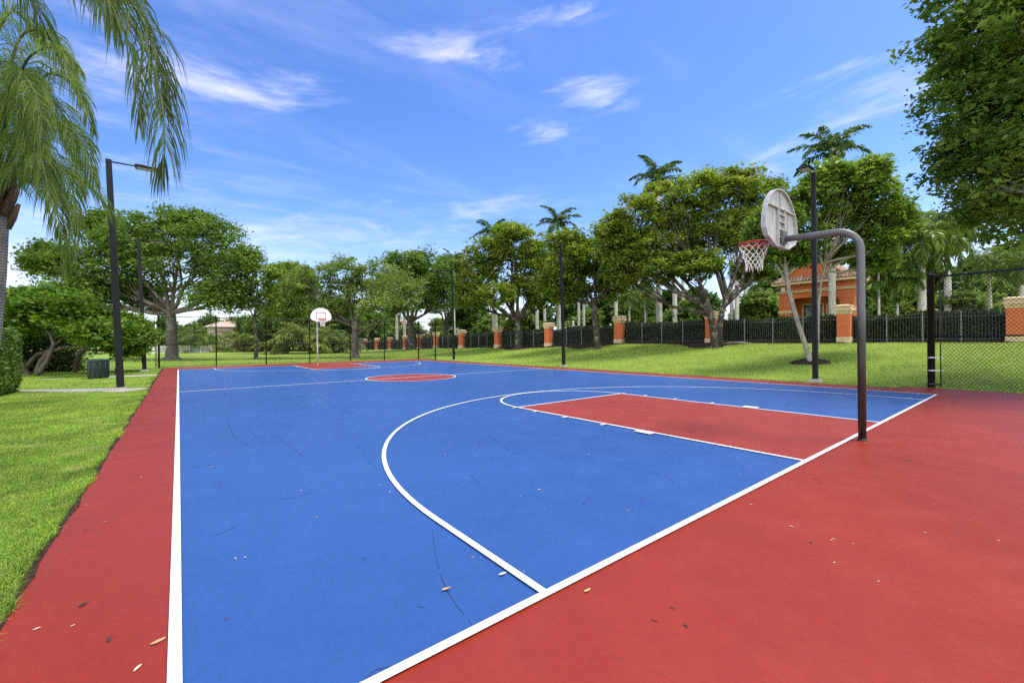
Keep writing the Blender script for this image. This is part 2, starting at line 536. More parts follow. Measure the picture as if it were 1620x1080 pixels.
def strip_path(p, q, hw):
    p, q = np.array(p), np.array(q); t = q - p; t = t / np.linalg.norm(t); nn = np.array([-t[1], t[0]])
    mb = MB(); n = 18; vs = []; fs = []
    for i in range(n + 1):
        k = i / n; c = p + (q - p) * k
        w1_ = hw * (1 - .75 * max(0, k - .45) / .55) + .03 * math.sin(i * 1.9); w2_ = hw * (1 - .75 * max(0, k - .45) / .55) + .03 * math.sin(i * 1.3 + 2)
        a_, b_ = c + nn * w1_, c - nn * w2_
        vs += [(a_[0], a_[1], .012), (b_[0], b_[1], .012), (b_[0], b_[1], -.06), (a_[0], a_[1], -.06)]
    for i in range(n):
        a_ = 4 * i; b_ = a_ + 4
        fs += [(a_, b_, b_ + 1, a_ + 1), (a_ + 1, b_ + 1, b_ + 2, a_ + 2), (a_ + 3, b_ + 3, b_, a_)]
    fs += [(0, 1, 2, 3), (4 * n + 3, 4 * n + 2, 4 * n + 1, 4 * n)]
    mb.add(vs, fs)
    tag(mb.build('path', M['concrete'], fixn=True), kind='structure')


for p_ in PATHS: strip_path(*p_)


def on_path(x, y):
    hit = np.zeros(len(x), bool)
    for p, q, hw in PATHS:
        p, q = np.array(p), np.array(q); L = np.linalg.norm(q - p); t = (q - p) / L
        u = (x - p[0]) * t[0] + (y - p[1]) * t[1]; v = np.abs(-(x - p[0]) * t[1] + (y - p[1]) * t[0])
        k = np.clip(u / L, 0, 1)
        hit |= (u > -.1) & (u < L) & (v < hw * (1 - .75 * np.maximum(0, k - .45) / .55) + .02)
    return hit


# ------------------------------------------------------------------ perimeter fence line (pillars)
PIL = [(1606, 20.6), (1336, 24.4), (1126, 28.6), (980, 33.8), (868.5, 39.2), (788, 44.6), (730.5, 50.8), (690, 57.2), (664, 63.4), (641, 69.6), (617, 75.5), (596, 81), (576, 86.5)]
pil = [drop(px, d) for px, d in PIL]


def fence_line(y):
    ys = [p[1] for p in pil]; xs = [p[0] for p in pil]
    return np.interp(y, ys, xs)


def face_dir(i):
    a = pil[max(i - 1, 0)]; b = pil[min(i + 1, len(pil) - 1)]
    t = b - a; return math.atan2(t[1], t[0])


_plab = ['tall orange pillar behind the chain-link fence, at the right edge of the photo',
         'wide orange pillar with cream cap in front of the gatehouse',
         'orange pillar half hidden behind the large spreading tree trunk',
         'orange pillar with cream cap beside the curved mulch bed, under the pale palm trunks',
         'orange pillar just left of the black lamp post on the berm',
         'orange pillar standing just left of the broad low-forked tree',
         'orange pillar just right of the farther lamp post',
         'orange pillar beside the end post of the far chain-link fence',
         'small distant orange pillar right after the thick dark tree trunk',
         'small distant orange pillar left of the thick dark tree trunk',
         'small distant orange pillar, third from the far end of the row',
         'small distant orange pillar, second from the far end of the row',
         'smallest orange pillar, at the far end of the row by the grey-barked tree']
for i, p in enumerate(pil):
    rz = math.pi / 2 + (face_dir(i) - math.pi / 2) * .25
    e = empty('fence_pillar', p, _plab[i], 'pillar', 'orange stucco pillars along the picket fence', rz)
    MB().box((0, 0, .13), (.67, .67, .46)).build('base', M['cream'], e, bevel=.015)
    MB().box((0, 0, 1.015), (.61, .61, 1.31)).build('shaft', M['orange'], e, bevel=.01)
    c = MB()
    for z, h, w in ((1.72, .10, .66), (1.815, .09, .73), (1.92, .12, .84), (2.03, .10, .72), (2.125, .09, .81)):
        c.box((0, 0, z), (w, w, h - .004))
    c.box((0, 0, 2.20), (.76, .76, .05), 0, .55)
    c.build('cap', M['cream'], e, bevel=.02)

_bay = ['between the far right pillar and the gatehouse pillar', 'between the gatehouse pillar and the spreading tree',
        'between the spreading tree and the mulch bed pillar', 'crossed by the slim dark tree trunk', 'behind the broad low-forked tree',
        'left of the broad low-forked tree', 'between the two pillars by the farther lamp post', 'right of the thick dark trunk',
        'behind the thick dark trunk', 'third from its far end', 'second from its far end', 'at its far end by the grey-barked tree']
for i in range(len(pil) - 1):
    a, b = pil[i], pil[i + 1]
    t = b - a; L = np.linalg.norm(t[:2]); u = t / L; rz = math.atan2(t[1], t[0])
    mid = (a + b) / 2
    e = empty('picket_fence_panel', mid, 'dark iron picket fence bay ' + _bay[i], 'fence', 'picket fence bays between orange pillars', rz)
    sl = (b[2] - a[2]) / L
    mb = MB(); half = L / 2 - .40; k = int(2 * half / (.115 if i < 5 else .15))
    for q in range(k + 1):
        x = -half + 2 * half * q / k; z0 = sl * x
        mb.box((x, 0, z0 + .80), (.020, .020, 1.44))
        mb.box((x, 0, z0 + 1.56), (.034, .022, .08), 0, .15)
    mb.build('picket', M['iron'], e)
    for z in (.20, 1.36):
        r = MB(); P = [(-half, 0, z + sl * -half), (half, 0, z + sl * half)]
        vs = []
        for (x, _, zz) in P:
            vs += [(x, -.019, zz - .02), (x, .019, zz - .02), (x, .019, zz + .02), (x, -.019, zz + .02)]
        r.add(vs, [(0, 1, 5, 4), (1, 2, 6, 5), (2, 3, 7, 6), (3, 0, 4, 7), (3, 2, 1, 0), (4, 5, 6, 7)])
        r.build('rail', M['iron'], e, fixn=True)
    for x in (-half * .5, 0, half * .5):
        MB().box((x, .0, sl * x + .80), (.05, .05, 1.66)).build('post', M['iron_pale'], e)


# ------------------------------------------------------------------ foliage
def leaves_mesh(C, L, W, up=.42, droop=.25, fold=.18):
    """C (n,3) leaf centres; folded diamond leaves -> V,F"""
    n = len(C)
    az = rng.uniform(0, 2 * np.pi, n)
    pit = rng.normal(-droop, .42, n)
    D = np.stack([np.cos(az) * np.cos(pit), np.sin(az) * np.cos(pit), np.sin(pit)], 1)
    U = rng.normal(0, up, (n, 3)); U[:, 2] += 1
    Sd = np.cross(D, U); Sd /= np.linalg.norm(Sd, axis=1)[:, None] + 1e-9
    Nn = np.cross(Sd, D)
    q_ = np.clip(rng.lognormal(0, .34, n), .45, 2.1)[:, None]; l = L * q_; w = W * q_ * rng.uniform(.75, 1.25, n)[:, None]
    base = C - D * l / 2; tip = C + D * l / 2
    a = C + Sd * w / 2 + Nn * w * fold - D * l * .05; b = C - Sd * w / 2 + Nn * w * fold - D * l * .05
    V = np.stack([base, a, tip, b], 1).reshape(-1, 3)
    i = np.arange(n) * 4
    F = np.concatenate([np.stack([i, i + 1, i + 2], 1), np.stack([i, i + 2, i + 3], 1)])
    return V, F


def ell_points(n, shell=.45):
    v = rng.normal(0, 1, (n, 3)); v /= np.linalg.norm(v, axis=1)[:, None]
    r = (shell ** 3 + (1 - shell ** 3) * rng.uniform(0, 1, n)) ** (1 / 3)
    return v * r[:, None], v


def limb_path(a, b, sag=.18, n=6, wob=.06):
    a = np.asarray(a, float); b = np.asarray(b, float); L = np.linalg.norm(b - a)
    mid = a * .45 + b * .55 + np.array([0, 0, -sag * L]) * .5 + rng.normal(0, wob * L, 3) * np.array([1, 1, .4])
    T = np.linspace(0, 1, n)[:, None]
    P = (1 - T) ** 2 * a + 2 * T * (1 - T) * mid + T ** 2 * b
    P[1:-1] += rng.normal(0, .018 * L, (n - 2, 3))
    return P


def lobe(px, py, rx, ry, d, dr=None):
    c = at(px, py, d); k = 1 / math.sqrt(1 + ((px - 810) / FPX) ** 2)
    r = rx * d / FPX * k * 1.06
    return c, np.array([r, r if dr is None else dr, ry * d / FPX * 1.04])


def tree(name, label, base, trunk, lobes, leaf, mats, cat='tree', group=None, n_clump=60, per=55, clump_r=.75, r0=.3, sub=9,
         flare=1.5, shell=.58, flat=.5, fork=None, twig=True, leaf_w=.5, extra_stems=(), limb_r=.42):
    """trunk: list of world points from base to fork; lobes: (centre, radii) in world space"""
    base = np.asarray(base, float)
    e = empty(name, base, label, cat, group)
    tb = MB()
    T = [np.asarray(p, float) for p in trunk]
    m = len(T); rr = [r0 * (1 - .30 * i / max(1, m - 1)) for i in range(m)]
    pts = [T[0] - np.array([0, 0, .15]), T[0] + (T[1] - T[0]) * .02] + [T[0] + (T[1] - T[0]) * .18] + T[1:]
    rad = [r0 * flare * 1.15, r0 * flare, r0 * 1.05] + rr[1:]
    # refine trunk with slight wobble
    tb.tube(pts, rad, 12)
    top = T[-1]
    for st, sr in extra_stems:
        tb.tube([np.asarray(p, float) for p in st], sr, 10)
    cl = []
    for (c, r) in lobes:
        target = c - np.array([0, 0, r[2] * .35])
        k = rng.uniform(.72, 1.0)
        start = T[-2] * (1 - k) + top * k if m > 1 else top
        if extra_stems:
            ends = [top] + [np.asarray(st[-1], float) for st, _ in extra_stems]
            segs = [(T[-2], top)] + [(np.asarray(st[-2], float), np.asarray(st[-1], float)) for st, _ in extra_stems]
            a_, b_ = min(segs, key=lambda q: np.linalg.norm((q[1] - target)[:2])); kk = rng.uniform(.1, 1.)
            start = a_ * (1 - kk) + b_ * kk
        P = limb_path(start, target)
        ra = np.linspace(r0 * limb_r, r0 * .10 + .012, len(P))
        tb.tube(P, list(ra), 8)
        nc = max(4, int(n_clump * 1.12))
        cp, cn = ell_points(nc, shell)
        f = rng.uniform(.80, 1.12, nc)[:, None]
        cc = c + cp * r * f
        keep = rng.uniform(0, 1, nc) < np.where(cp[:, 2] < -.55, .55, 1.)
        cc = cc[keep]
        cl.append(cc)
        if twig:
            idx = rng.choice(len(cc), min(sub, len(cc)), replace=False)
            for q in idx:
                s0 = P[rng.integers(2, len(P))]
                Q = limb_path(s0, cc[q], .10, 5)
                tb.tube(Q, list(np.linspace(r0 * .14 + .01, .008, 5)), 5, cap=False)
    tb.build('trunk', mats[0], e, off=base)
    cl = np.concatenate(cl)
    n = len(cl); k = rng.integers(int(per * .75), int(per * 1.7), n)
    rc = clump_r * .86 * rng.uniform(.6, 1.35, n)
    idx = np.repeat(np.arange(n), k)
    C = cl[idx] + np.clip(rng.normal(0, 1, (len(idx), 3)), -1.9, 1.9) * rc[idx][:, None] * np.array([.62, .62, .62 * flat])
    V, F = leaves_mesh(C, leaf * 1.15, leaf * leaf_w * 1.2)
    np_mesh('crown', V, F, mats[1], e, off=base)
    return e


def tube_frond(P, r, mat, parent, off, leaf_mat_, n_leaf=70, L=.7, W=.035, hang=1., seed=0, t0=.12, spread=1.0, build=True):
    """P: rachis control points (world) -> rachis MB + leaflets arrays"""
    P = np.asarray(P, float); m = 24
    # Catmull/bezier-like resample through points
    t = np.linspace(0, len(P) - 1, m)
    Q = np.stack([np.interp(t, np.arange(len(P)), P[:, k]) for k in range(3)], 1)
    for _ in range(3):
        Q[1:-1] = (Q[:-2] + 2 * Q[1:-1] + Q[2:]) / 4
    T = np.gradient(Q, axis=0); T /= np.linalg.norm(T, axis=1)[:, None]
    ts = np.linspace(t0, .995, n_leaf)
    ts = np.repeat(ts, 2) + rng.uniform(-.004, .004, n_leaf * 2)
    ts = np.clip(ts, 0, 1)
    sg = np.tile([1., -1.], n_leaf)
    X = ts * (m - 1)
    p = np.stack([np.interp(X, np.arange(m), Q[:, k]) for k in range(3)], 1)
    tg = np.stack([np.interp(X, np.arange(m), T[:, k]) for k in range(3)], 1)
    side = np.cross(tg, np.array([0, 0, 1.])); side /= np.linalg.norm(side, axis=1)[:, None] + 1e-6
    nr = np.cross(side, tg)
    ang = rng.uniform(-.5, .75, len(ts))[:, None]
    d0 = side * sg[:, None] * np.cos(ang) * spread + nr * np.sin(ang) * .8 + tg * (rng.uniform(.45, .8, len(ts)) + 1.8 * ts ** 4)[:, None]
    d0 /= np.linalg.norm(d0, axis=1)[:, None]
    prof = np.sin(np.pi * (.12 + .80 * ts)) ** .6
    l = (L * prof * rng.uniform(.8, 1.15, len(ts)))[:, None]
    g = np.array([0, 0, -1.]) * hang
    d1 = d0 + g * .55; d1 /= np.linalg.norm(d1, axis=1)[:, None]
    d2 = d0 * .6 + g * 1.1; d2 /= np.linalg.norm(d2, axis=1)[:, None]
    a = p; b = a + d0 * l * .34; c = b + d1 * l * .34; e = c + d2 * l * .34
    wv = np.cross(d1, rng.normal(0, .5, d1.shape) + np.array([0, 0, .7])); wv /= np.linalg.norm(wv, axis=1)[:, None] + 1e-6
    w = W * rng.uniform(.8, 1.2, len(ts))[:, None]
    V = np.stack([a - wv * w * .25, a + wv * w * .25, b - wv * w * .5, b + wv * w * .5, c - wv * w * .4, c + wv * w * .4, e - wv * w * .06, e + wv * w * .06], 1).reshape(-1, 3)
    i = np.arange(len(ts)) * 8
    F = np.concatenate([np.stack([i + q, i + q + 1, i + q + 3, i + q + 2], 1) for q in (0, 2, 4)])
    return Q, V, F


def arch(P0, az, e0, L, droop, n=9, power=1.3):
    """rachis points leaving P0 at azimuth az, elevation e0, bending down by droop (radians) over length L"""
    P = [np.asarray(P0, float)]
    for i in range(n):
        el = e0 - droop * ((i + .5) / n) ** power
        P.append(P[-1] + L / n * np.array([math.cos(az) * math.cos(el), math.sin(az) * math.cos(el), math.sin(el)]))
    return np.array(P)


def palm(label, base, height, name='royal_palm', group=None, r=.26, fl=3.2, nf=15, leaf_n=34, LL=.75, W=.055, mat='frond_mid', trunk_mat='palm_trunk', lean=(0, 0),
         hang=.7, shaft=True, boot=False, e_lo=-.35, e_hi=1.25, droop=1.45, cat='palm tree'):
    base = np.asarray(base, float)
    e = empty(name, base, label, cat, group)
    top = base + np.array([lean[0], lean[1], height])
    tb = MB(); n = 9
    pts = []; rad = []
    for i in range(n + 1):
        t = i / n
        pts.append(base + (top - base) * t + np.array([lean[0], lean[1], 0]) * (t * t - t) * .5 + np.array([0, 0, -.1 if i == 0 else 0]))
        bul = 1 + .16 * math.exp(-((t - .45) / .25) ** 2) + .35 * math.exp(-t * 14)
        rad.append(r * bul * (1 - .28 * t))
    tb.tube(pts, rad, 12)
    tb.build('trunk', M[trunk_mat], e, off=base)
    ct = top.copy()
    if shaft:
        h = max(.7, height * .09)
        MB().tube([top - (0, 0, .02), top + (0, 0, h * .3), top + (0, 0, h * .7), top + (0, 0, h)], [r * .75, r * .85, r * .62, r * .34], 10).build('crownshaft', M['shaft'], e, off=base)
        ct = top + np.array([0, 0, h * .92])
    if boot:
        bt = MB()
        for k in range(10):
            a = k * 2.4; q = top + np.array([math.cos(a) * r * .8, math.sin(a) * r * .8, -.5 + .08 * k])
            bt.tube([q, q + np.array([math.cos(a) * .12, math.sin(a) * .12, .35]), q + np.array([math.cos(a) * .3, math.sin(a) * .3, .55])], [.09, .07, .02], 5)
        bt.build('frond_base', M['boot'], e, off=base)
    Vs = []; Fs = []; nb = 0; rb = MB()
    for k in range(nf):
        az = k * 2.39996 + rng.uniform(-.25, .25)
        tt = k / max(1, nf - 1)
        e0 = e_hi + (e_lo - e_hi) * tt + rng.uniform(-.12, .12)
        P = arch(ct, az, e0, fl * rng.uniform(.85, 1.1), droop * rng.uniform(.8, 1.15))
        Q, V, F = tube_frond(P, .02, None, None, None, None, leaf_n, LL, W, hang)
        rb.tube(Q[::2], list(np.linspace(.03, .008, len(Q[::2]))), 4, cap=False)
        Vs.append(V); Fs.append(F + nb); nb += len(V)
    rb_o = None
    np_mesh('crown', np.concatenate(Vs), np.concatenate(Fs), M[mat], e, off=base)
    rb.build('rachis', M['rachis'], e, off=base)
    return e


# ---- hedge behind the picket fence
def box_leaves(name, label, pts_fn, n, leaf, mat, inner, base, cat='hedge', group=None):
    e = empty(name, base, label, cat, group)
    C = pts_fn(n)
    V, F = leaves_mesh(C, leaf, leaf * .55, up=.9)
    np_mesh('foliage', V, F, mat, e, off=base)
    inner.build('inner_branches', M['bark_dark'], e, off=base, fixn=True)
    return e


def build_long_hedge():
    ys0, ys1 = pil[0][1] - 3.5, pil[-1][1]
    def pts(n):
        u = rng.uniform(0, 1, n) ** 1.5
        y = ys0 + (ys1 - ys0) * u
        s = rng.uniform(0, 1, n)
        top = 1.50 + .10 * np.sin(y * 1.1) + .06 * np.sin(y * 3.1)
        front = s < .62
        x = np.where(front, .42 + rng.normal(0, .07, n), .42 + rng.uniform(0, 1.1, n))
        z = np.where(front, rng.uniform(.05, 1, n) * top, top + rng.normal(0, .07, n))
        X = fence_line(y) + x
        return np.stack([X, y, terrain(X, y) + z], 1)
    inner = MB()
    yy = np.linspace(ys0, ys1, 60); vs = []; fs = []
    for y in yy:
        x = float(fence_line(y)); z = float(terrain(x, y))
        vs += [(x + .50, y, z - .1), (x + 1.45, y, z - .1), (x + 1.45, y, z + 1.38), (x + .50, y, z + 1.38)]
    for i in range(len(yy) - 1):
        a = 4 * i; b = a + 4
        fs += [(a, a + 3, b + 3, b), (a + 3, a + 2, b + 2, b + 3), (a + 2, a + 1, b + 1, b + 2)]
    inner.add(vs, fs)
    b = onland(np.array([fence_line(30) + .9, 30, 0]))
    box_leaves('hedge', 'long dark green hedge growing behind the iron picket fence', pts, 90000, .13, M['hedge'], inner, b)


build_long_hedge()

# ---- mulch bed along the fence and ring under the leaning tree
def build_mulch():
    ys = np.linspace(-6, 34, 180); nw = 9; V = []
    w = .55 + 2.3 * np.exp(-((ys - 11.6) / 2.3) ** 2) + 2.0 * np.exp(-((ys - 21.7) / 1.9) ** 2) + 1.5 * np.exp(-((ys - 30.3) / 1.5) ** 2) + .12 * np.sin(ys * 2.2)
    for y, ww in zip(ys, w):
        xf = float(fence_line(y)) + .9
        for k in range(nw):
            x = xf - (ww + .9) * k / (nw - 1)
            V.append((x, y, float(terrain(x, y)) + (.055 + random.uniform(0, .035) if k < nw - 1 else -.03)))
    F = []
    for i in range(len(ys) - 1):
        for k in range(nw - 1):
            a = i * nw + k; F.append((a, a + 1, a + nw + 1, a + nw))
    o = np_mesh('mulch_bed', np.array(V), np.array(F), M['mulch'], None, False)
    tag(o, kind='structure')


build_mulch()


def mulch_ring(c, r):
    V = [(c[0], c[1], float(terrain(c[0], c[1])) + .09)]; F = []
    n = 26; m = 4
    for j in range(1, m + 1):
        for k in range(n):
            a = 2 * math.pi * k / n; rr = r * j / m * (1 + .08 * math.sin(3 * a + 1))
            x, y = c[0] + rr * math.cos(a), c[1] + rr * math.sin(a)
            V.append((x, y, float(terrain(x, y)) + (.055 + random.uniform(0, .03) if j < m else -.03)))
    mb = MB(); fs = [(0, 1 + k, 1 + (k + 1) % n) for k in range(n)]
    for j in range(m - 1):
        for k in range(n):
            a = 1 + j * n + k; b = 1 + j * n + (k + 1) % n
            fs.append((a, a + n, b + n, b))
    mb.add(V, fs)
    tag(mb.build('mulch_bed', M['mulch']), kind='structure')


# ------------------------------------------------------------------ named trees
def T(px, py, d): return at(px, py, d)


# A: big shade tree at left
bA = np.array([-.5, 51.0, -.02]); dA = depth(bA)
tree('shade_tree', 'huge domed dark green tree with flared grey trunk behind the far court corner', bA,
     [bA, T(272, 545, dA), T(271, 512, dA), T(270, 492, dA)],
     [lobe(288, 425, 72, 48, dA), lobe(330, 385, 62, 42, dA), lobe(235, 372, 62, 36, dA), lobe(372, 425, 38, 50, dA - 1.5), lobe(180, 425, 55, 44, dA - 1),
      lobe(105, 425, 58, 44, dA), lobe(72, 412, 36, 24, dA), lobe(125, 465, 60, 22, dA - 2), lobe(200, 395, 60, 40, dA), lobe(290, 352, 45, 20, dA + 1), lobe(165, 358, 30, 24, dA + 2),
      lobe(350, 470, 45, 26, dA - 2), lobe(220, 465, 40, 22, dA + 2)],
     .25, (M['bark_mid'], M['leaf_a']), n_clump=66, per=66, clump_r=1.0, r0=.52, flare=1.9, sub=10)

# B: small light tree
bB = ground_hit(405, 568); dB = depth(bB)
tree('young_tree', 'slim sparse light green tree just behind the far chain-link fence', bB,
     [bB, T(405, 545, dB), T(405, 520, dB), T(402, 500, dB)],
     [lobe(408, 440, 30, 30, dB), lobe(390, 475, 20, 22, dB), lobe(428, 470, 20, 24, dB), lobe(402, 415, 16, 16, dB), lobe(432, 430, 14, 12, dB)],
     .24, (M['bark_dark'], M['leaf_c']), n_clump=26, per=26, clump_r=.55, r0=.17, sub=10, flare=1.5)

# C: sprawling low bushy tree at left
dC = 21.0; bC = drop(62, dC)
tree('sprawling_shrub', 'wide low bushy shrub tree with bare crooked stems beside the green bin', bC,
     [bC, T(60, 585, dC), T(66, 570, dC), T(80, 555, dC)],
     [lobe(60, 500, 62, 30, dC), lobe(125, 498, 58, 30, dC), lobe(185, 520, 46, 28, dC + 1.5), lobe(-10, 505, 50, 36, dC), lobe(90, 478, 60, 22, dC + 1), lobe(30, 475, 40, 18, dC + 1),
      lobe(165, 528, 48, 20, dC - 1), lobe(200, 545, 30, 20, dC + 2), lobe(215, 535, 24, 22, dC + 3), lobe(15, 530, 40, 16, dC + 1.5), lobe(-60, 520, 40, 40, dC)],
     .17, (M['bark_mid'], M['leaf_bush']), cat='shrub', n_clump=80, per=42, clump_r=.50, r0=.14, sub=10, flare=1.3, shell=.55,
     extra_stems=[([drop(58, dC - .5), T(75, 570, dC - .5), T(85, 545, dC - .5), T(78, 520, dC)], [.10, .09, .08, .06]),
                  ([drop(118, dC + 2), T(124, 562, dC + 2), T(140, 540, dC + 2)], [.11, .10, .06]),
                  ([drop(45, dC), T(30, 570, dC), T(18, 540, dC)], [.12, .10, .07]),
                  ([drop(30, dC + 1), T(60, 560, dC + 1), T(110, 548, dC)], [.13, .10, .07])])
# dark undergrowth beneath it, added in place of the deep shade there
def shade_undergrowth():
    pts = []
    for k in range(130):
        px = random.uniform(-60, 124); py = random.uniform(525, 590); d = dC + 2.6 + random.uniform(0, 2)
        pts.append(at(px, py, d))
    P = np.array(pts); P[:, 2] = np.maximum(P[:, 2], .1)
    C = P[rng.integers(0, len(P), 16000)] + rng.normal(0, .33, (16000, 3)); C[:, 2] = np.abs(C[:, 2])
    V, F = leaves_mesh(C, .17, .09)
    b = drop(40, dC + 3.5)
    o = np_mesh('understory_shade_bush', V, F, M['hedge'], None, off=b); o.location = tuple(map(float, b))
    tag(o, 'added bush of dark leaves standing in for shade beneath the wide low shrub tree', 'bush')


shade_undergrowth()

# G: grey tree behind the far fence
bG = ground_hit(562, 566); dG = depth(bG)
tree('shade_tree', 'grey-green tree with pale slender branches behind the far backboard', bG,
     [bG, T(562, 545, dG), T(561, 520, dG), T(562, 508, dG)],
     [lobe(500, 452, 40, 34, dG), lobe(545, 432, 38, 26, dG), lobe(590, 440, 38, 30, dG + 1), lobe(632, 462, 34, 32, dG), lobe(560, 470, 44, 24, dG + 1), lobe(475, 448, 26, 24, dG + 2),
      lobe(610, 482, 42, 14, dG - 1), lobe(520, 488, 36, 14, dG)],
     .22, (M['bark_mid'], M['leaf_e']), n_clump=52, per=44, clump_r=.72, r0=.34, flare=1.6, sub=12,
     extra_stems=[([T(564, 530, dG), T(590, 512, dG - .5), T(625, 497, dG - .5), T(640, 487, dG - .5)], [.17, .13, .09, .05])])

# filler tree between the slim tree and the grey one
bF = drop(452, 64)
tree('shade_tree', 'fresh green mid-height tree right of the slim young tree, above the bushy palms', bF,
     [bF, T(452, 530, 64), T(453, 505, 64)],
     [lobe(445, 450, 30, 28, 64), lobe(475, 445, 30, 26, 64), lobe(432, 478, 24, 22, 64), lobe(485, 472, 28, 20, 64), lobe(458, 430, 20, 14, 64), lobe(460, 490, 30, 16, 63)],
     .32, (M['bark_dark'], M['leaf_e']), n_clump=46, per=46, clump_r=1.0, r0=.3)

# H: trees behind it along the fence
bH = drop(650, 59); dH = 59
tree('shade_tree', 'dark tree with thick spreading limbs standing over the distant pillars', bH,
     [bH, T(650, 535, dH), T(650, 520, dH), T(648, 508, dH)],
     [lobe(640, 425, 40, 26, dH), lobe(680, 430, 40, 34, dH), lobe(615, 450, 34, 26, dH), lobe(660, 465, 45, 24, dH), lobe(700, 462, 34, 30, dH), lobe(650, 415, 24, 16, dH)],
     .32, (M['bark_dark'], M['leaf_a']), n_clump=52, per=46, clump_r=1.05, r0=.55, flare=1.5)
bH2 = drop(706, 66)
tree('shade_tree', 'olive tree crown filling the gap left of the broad low-forked tree', bH2,
     [bH2, T(706, 530, 66), T(706, 505, 66)],
     [lobe(700, 440, 34, 32, 66), lobe(735, 445, 30, 36, 66), lobe(716, 420, 20, 16, 66), lobe(690, 475, 30, 20, 66)],
     .34, (M['bark_dark'], M['leaf_b']), n_clump=44, per=46, clump_r=1.1, r0=.4)

# I: broad low-forked tree
bI = ground_hit(820, 551); dI = depth(bI)
tree('shade_tree', 'broad rounded tree with low forked dark trunk and whitened base scar', bI,
     [bI, T(820, 535, dI), T(819, 518, dI), T(818, 505, dI)],
     [lobe(775, 400, 36, 28, dI + 1.2), lobe(815, 385, 40, 26, dI + 1.2), lobe(850, 410, 30, 26, dI + 1.2), lobe(755, 440, 30, 34, dI + 1.2), lobe(800, 430, 42, 32, dI + 1 + 1.2), lobe(845, 450, 32, 30, dI + 1.2), lobe(780, 468, 40, 22, dI - 1.5 + 1.2), lobe(745, 468, 22, 22, dI + 1.2), lobe(862, 470, 22, 18, dI + 1.2), lobe(808, 368, 22, 14, dI + 1.2)],
     .26, (M['bark_dark'], M['leaf_b']), n_clump=52, per=50, clump_r=.72, r0=.36, flare=1.4, limb_r=.5)

# J: slim dark trunk
bJ = ground_hit(946, 551); dJ = depth(bJ)
tree('shade_tree', 'slim dark-trunked tree on the mulch tongue right of the lamp post', bJ,
     [bJ, T(944, 530, dJ), T(940, 500, dJ), T(940, 475, dJ)],
     [lobe(905, 410, 34, 28, dJ + 1.2), lobe(945, 400, 36, 26, dJ + 1.2), lobe(980, 415, 30, 32, dJ + 1.2), lobe(880, 440, 28, 26, dJ + 1.2), lobe(925, 440, 36, 24, dJ + 1 + 1.2), lobe(970, 450, 28, 20, dJ + 1.2), lobe(895, 385, 26, 16, dJ + 1.2), lobe(900, 462, 30, 14, dJ + 1.2)],
     .24, (M['bark_dark'], M['leaf_b']), n_clump=46, per=46, clump_r=.66, r0=.26, flare=1.3, limb_r=.6)

# K: large spreading tree
bK = ground_hit(1132, 549); dK = depth(bK)
tree('shade_tree', 'large spreading multi-stemmed tree beside the mulch bed and red rim', bK,
     [bK, T(1130, 530, dK), T(1126, 505, dK), T(1118, 478, dK)],
     [lobe(972, 372, 28, 34, dK + 2.2), lobe(1010, 345, 42, 36, dK + 2.2), lobe(1060, 320, 46, 36, dK + 2.2), lobe(1115, 305, 46, 34, dK + 2.2), lobe(1165, 300, 44, 32, dK + 2.2), lobe(1205, 315, 36, 36, dK + 2.8), lobe(1000, 395, 40, 34, dK + 2.2),
      lobe(1060, 380, 50, 36, dK + 2.8), lobe(1120, 365, 46, 36, dK + 2.8), lobe(1175, 365, 44, 36, dK + 2.2), lobe(1040, 425, 42, 24, dK + 1.4), lobe(985, 425, 26, 26, dK + 2.2), lobe(1210, 375, 34, 40, dK + 2.2), lobe(1100, 420, 40, 20, dK + 1.0), lobe(1190, 430, 30, 22, dK + 2.2)],
     .20, (M['bark_dark'], M['leaf_b']), n_clump=60, per=52, clump_r=.58, r0=.26, flare=1.35, limb_r=.52, sub=12,
     extra_stems=[([bK + (.1, -.2, .02), T(1138, 520, dK), T(1142, 495, dK), T(1150, 470, dK)], [.24, .18, .16, .13])])

# L: leaning pale tree by the lamp post on the berm
bL = ground_hit(1282, 573); dL = depth(bL)
mulch_ring(bL, .82)
tree('shade_tree', 'light green tree with leaning pale trunk by the nearest lamp post', bL,
     [bL, T(1276, 552, dL), T(1262, 510, dL), T(1248, 460, dL), T(1242, 418, dL)],
     [lobe(1235, 345, 38, 40, dL), lobe(1285, 320, 44, 40, dL), lobe(1340, 300, 44, 36, dL), lobe(1385, 320, 40, 36, dL), lobe(1265, 380, 42, 24, dL), lobe(1335, 360, 50, 34, dL + 1), lobe(1395, 375, 38, 36, dL), lobe(1310, 280, 34, 22, dL),
           lobe(1375, 270, 28, 22, dL), lobe(1225, 390, 30, 24, dL), lobe(1385, 412, 30, 16, dL + 1), lobe(1258, 408, 26, 12, dL + .5), lobe(1335, 402, 40, 14, dL + 1), lobe(1205, 365, 22, 26, dL), lobe(1422, 348, 22, 32, dL)],
     .155, (M['bark_pale'], M['leaf_c']), n_clump=52, per=46, clump_r=.40, r0=.108, flare=1.3, limb_r=.55, sub=9,
     extra_stems=[([bL + (.12, -.08, .02), T(1293, 545, dL), T(1295, 480, dL), T(1300, 440, dL), T(1308, 405, dL)], [.085, .07, .06, .05, .04])])

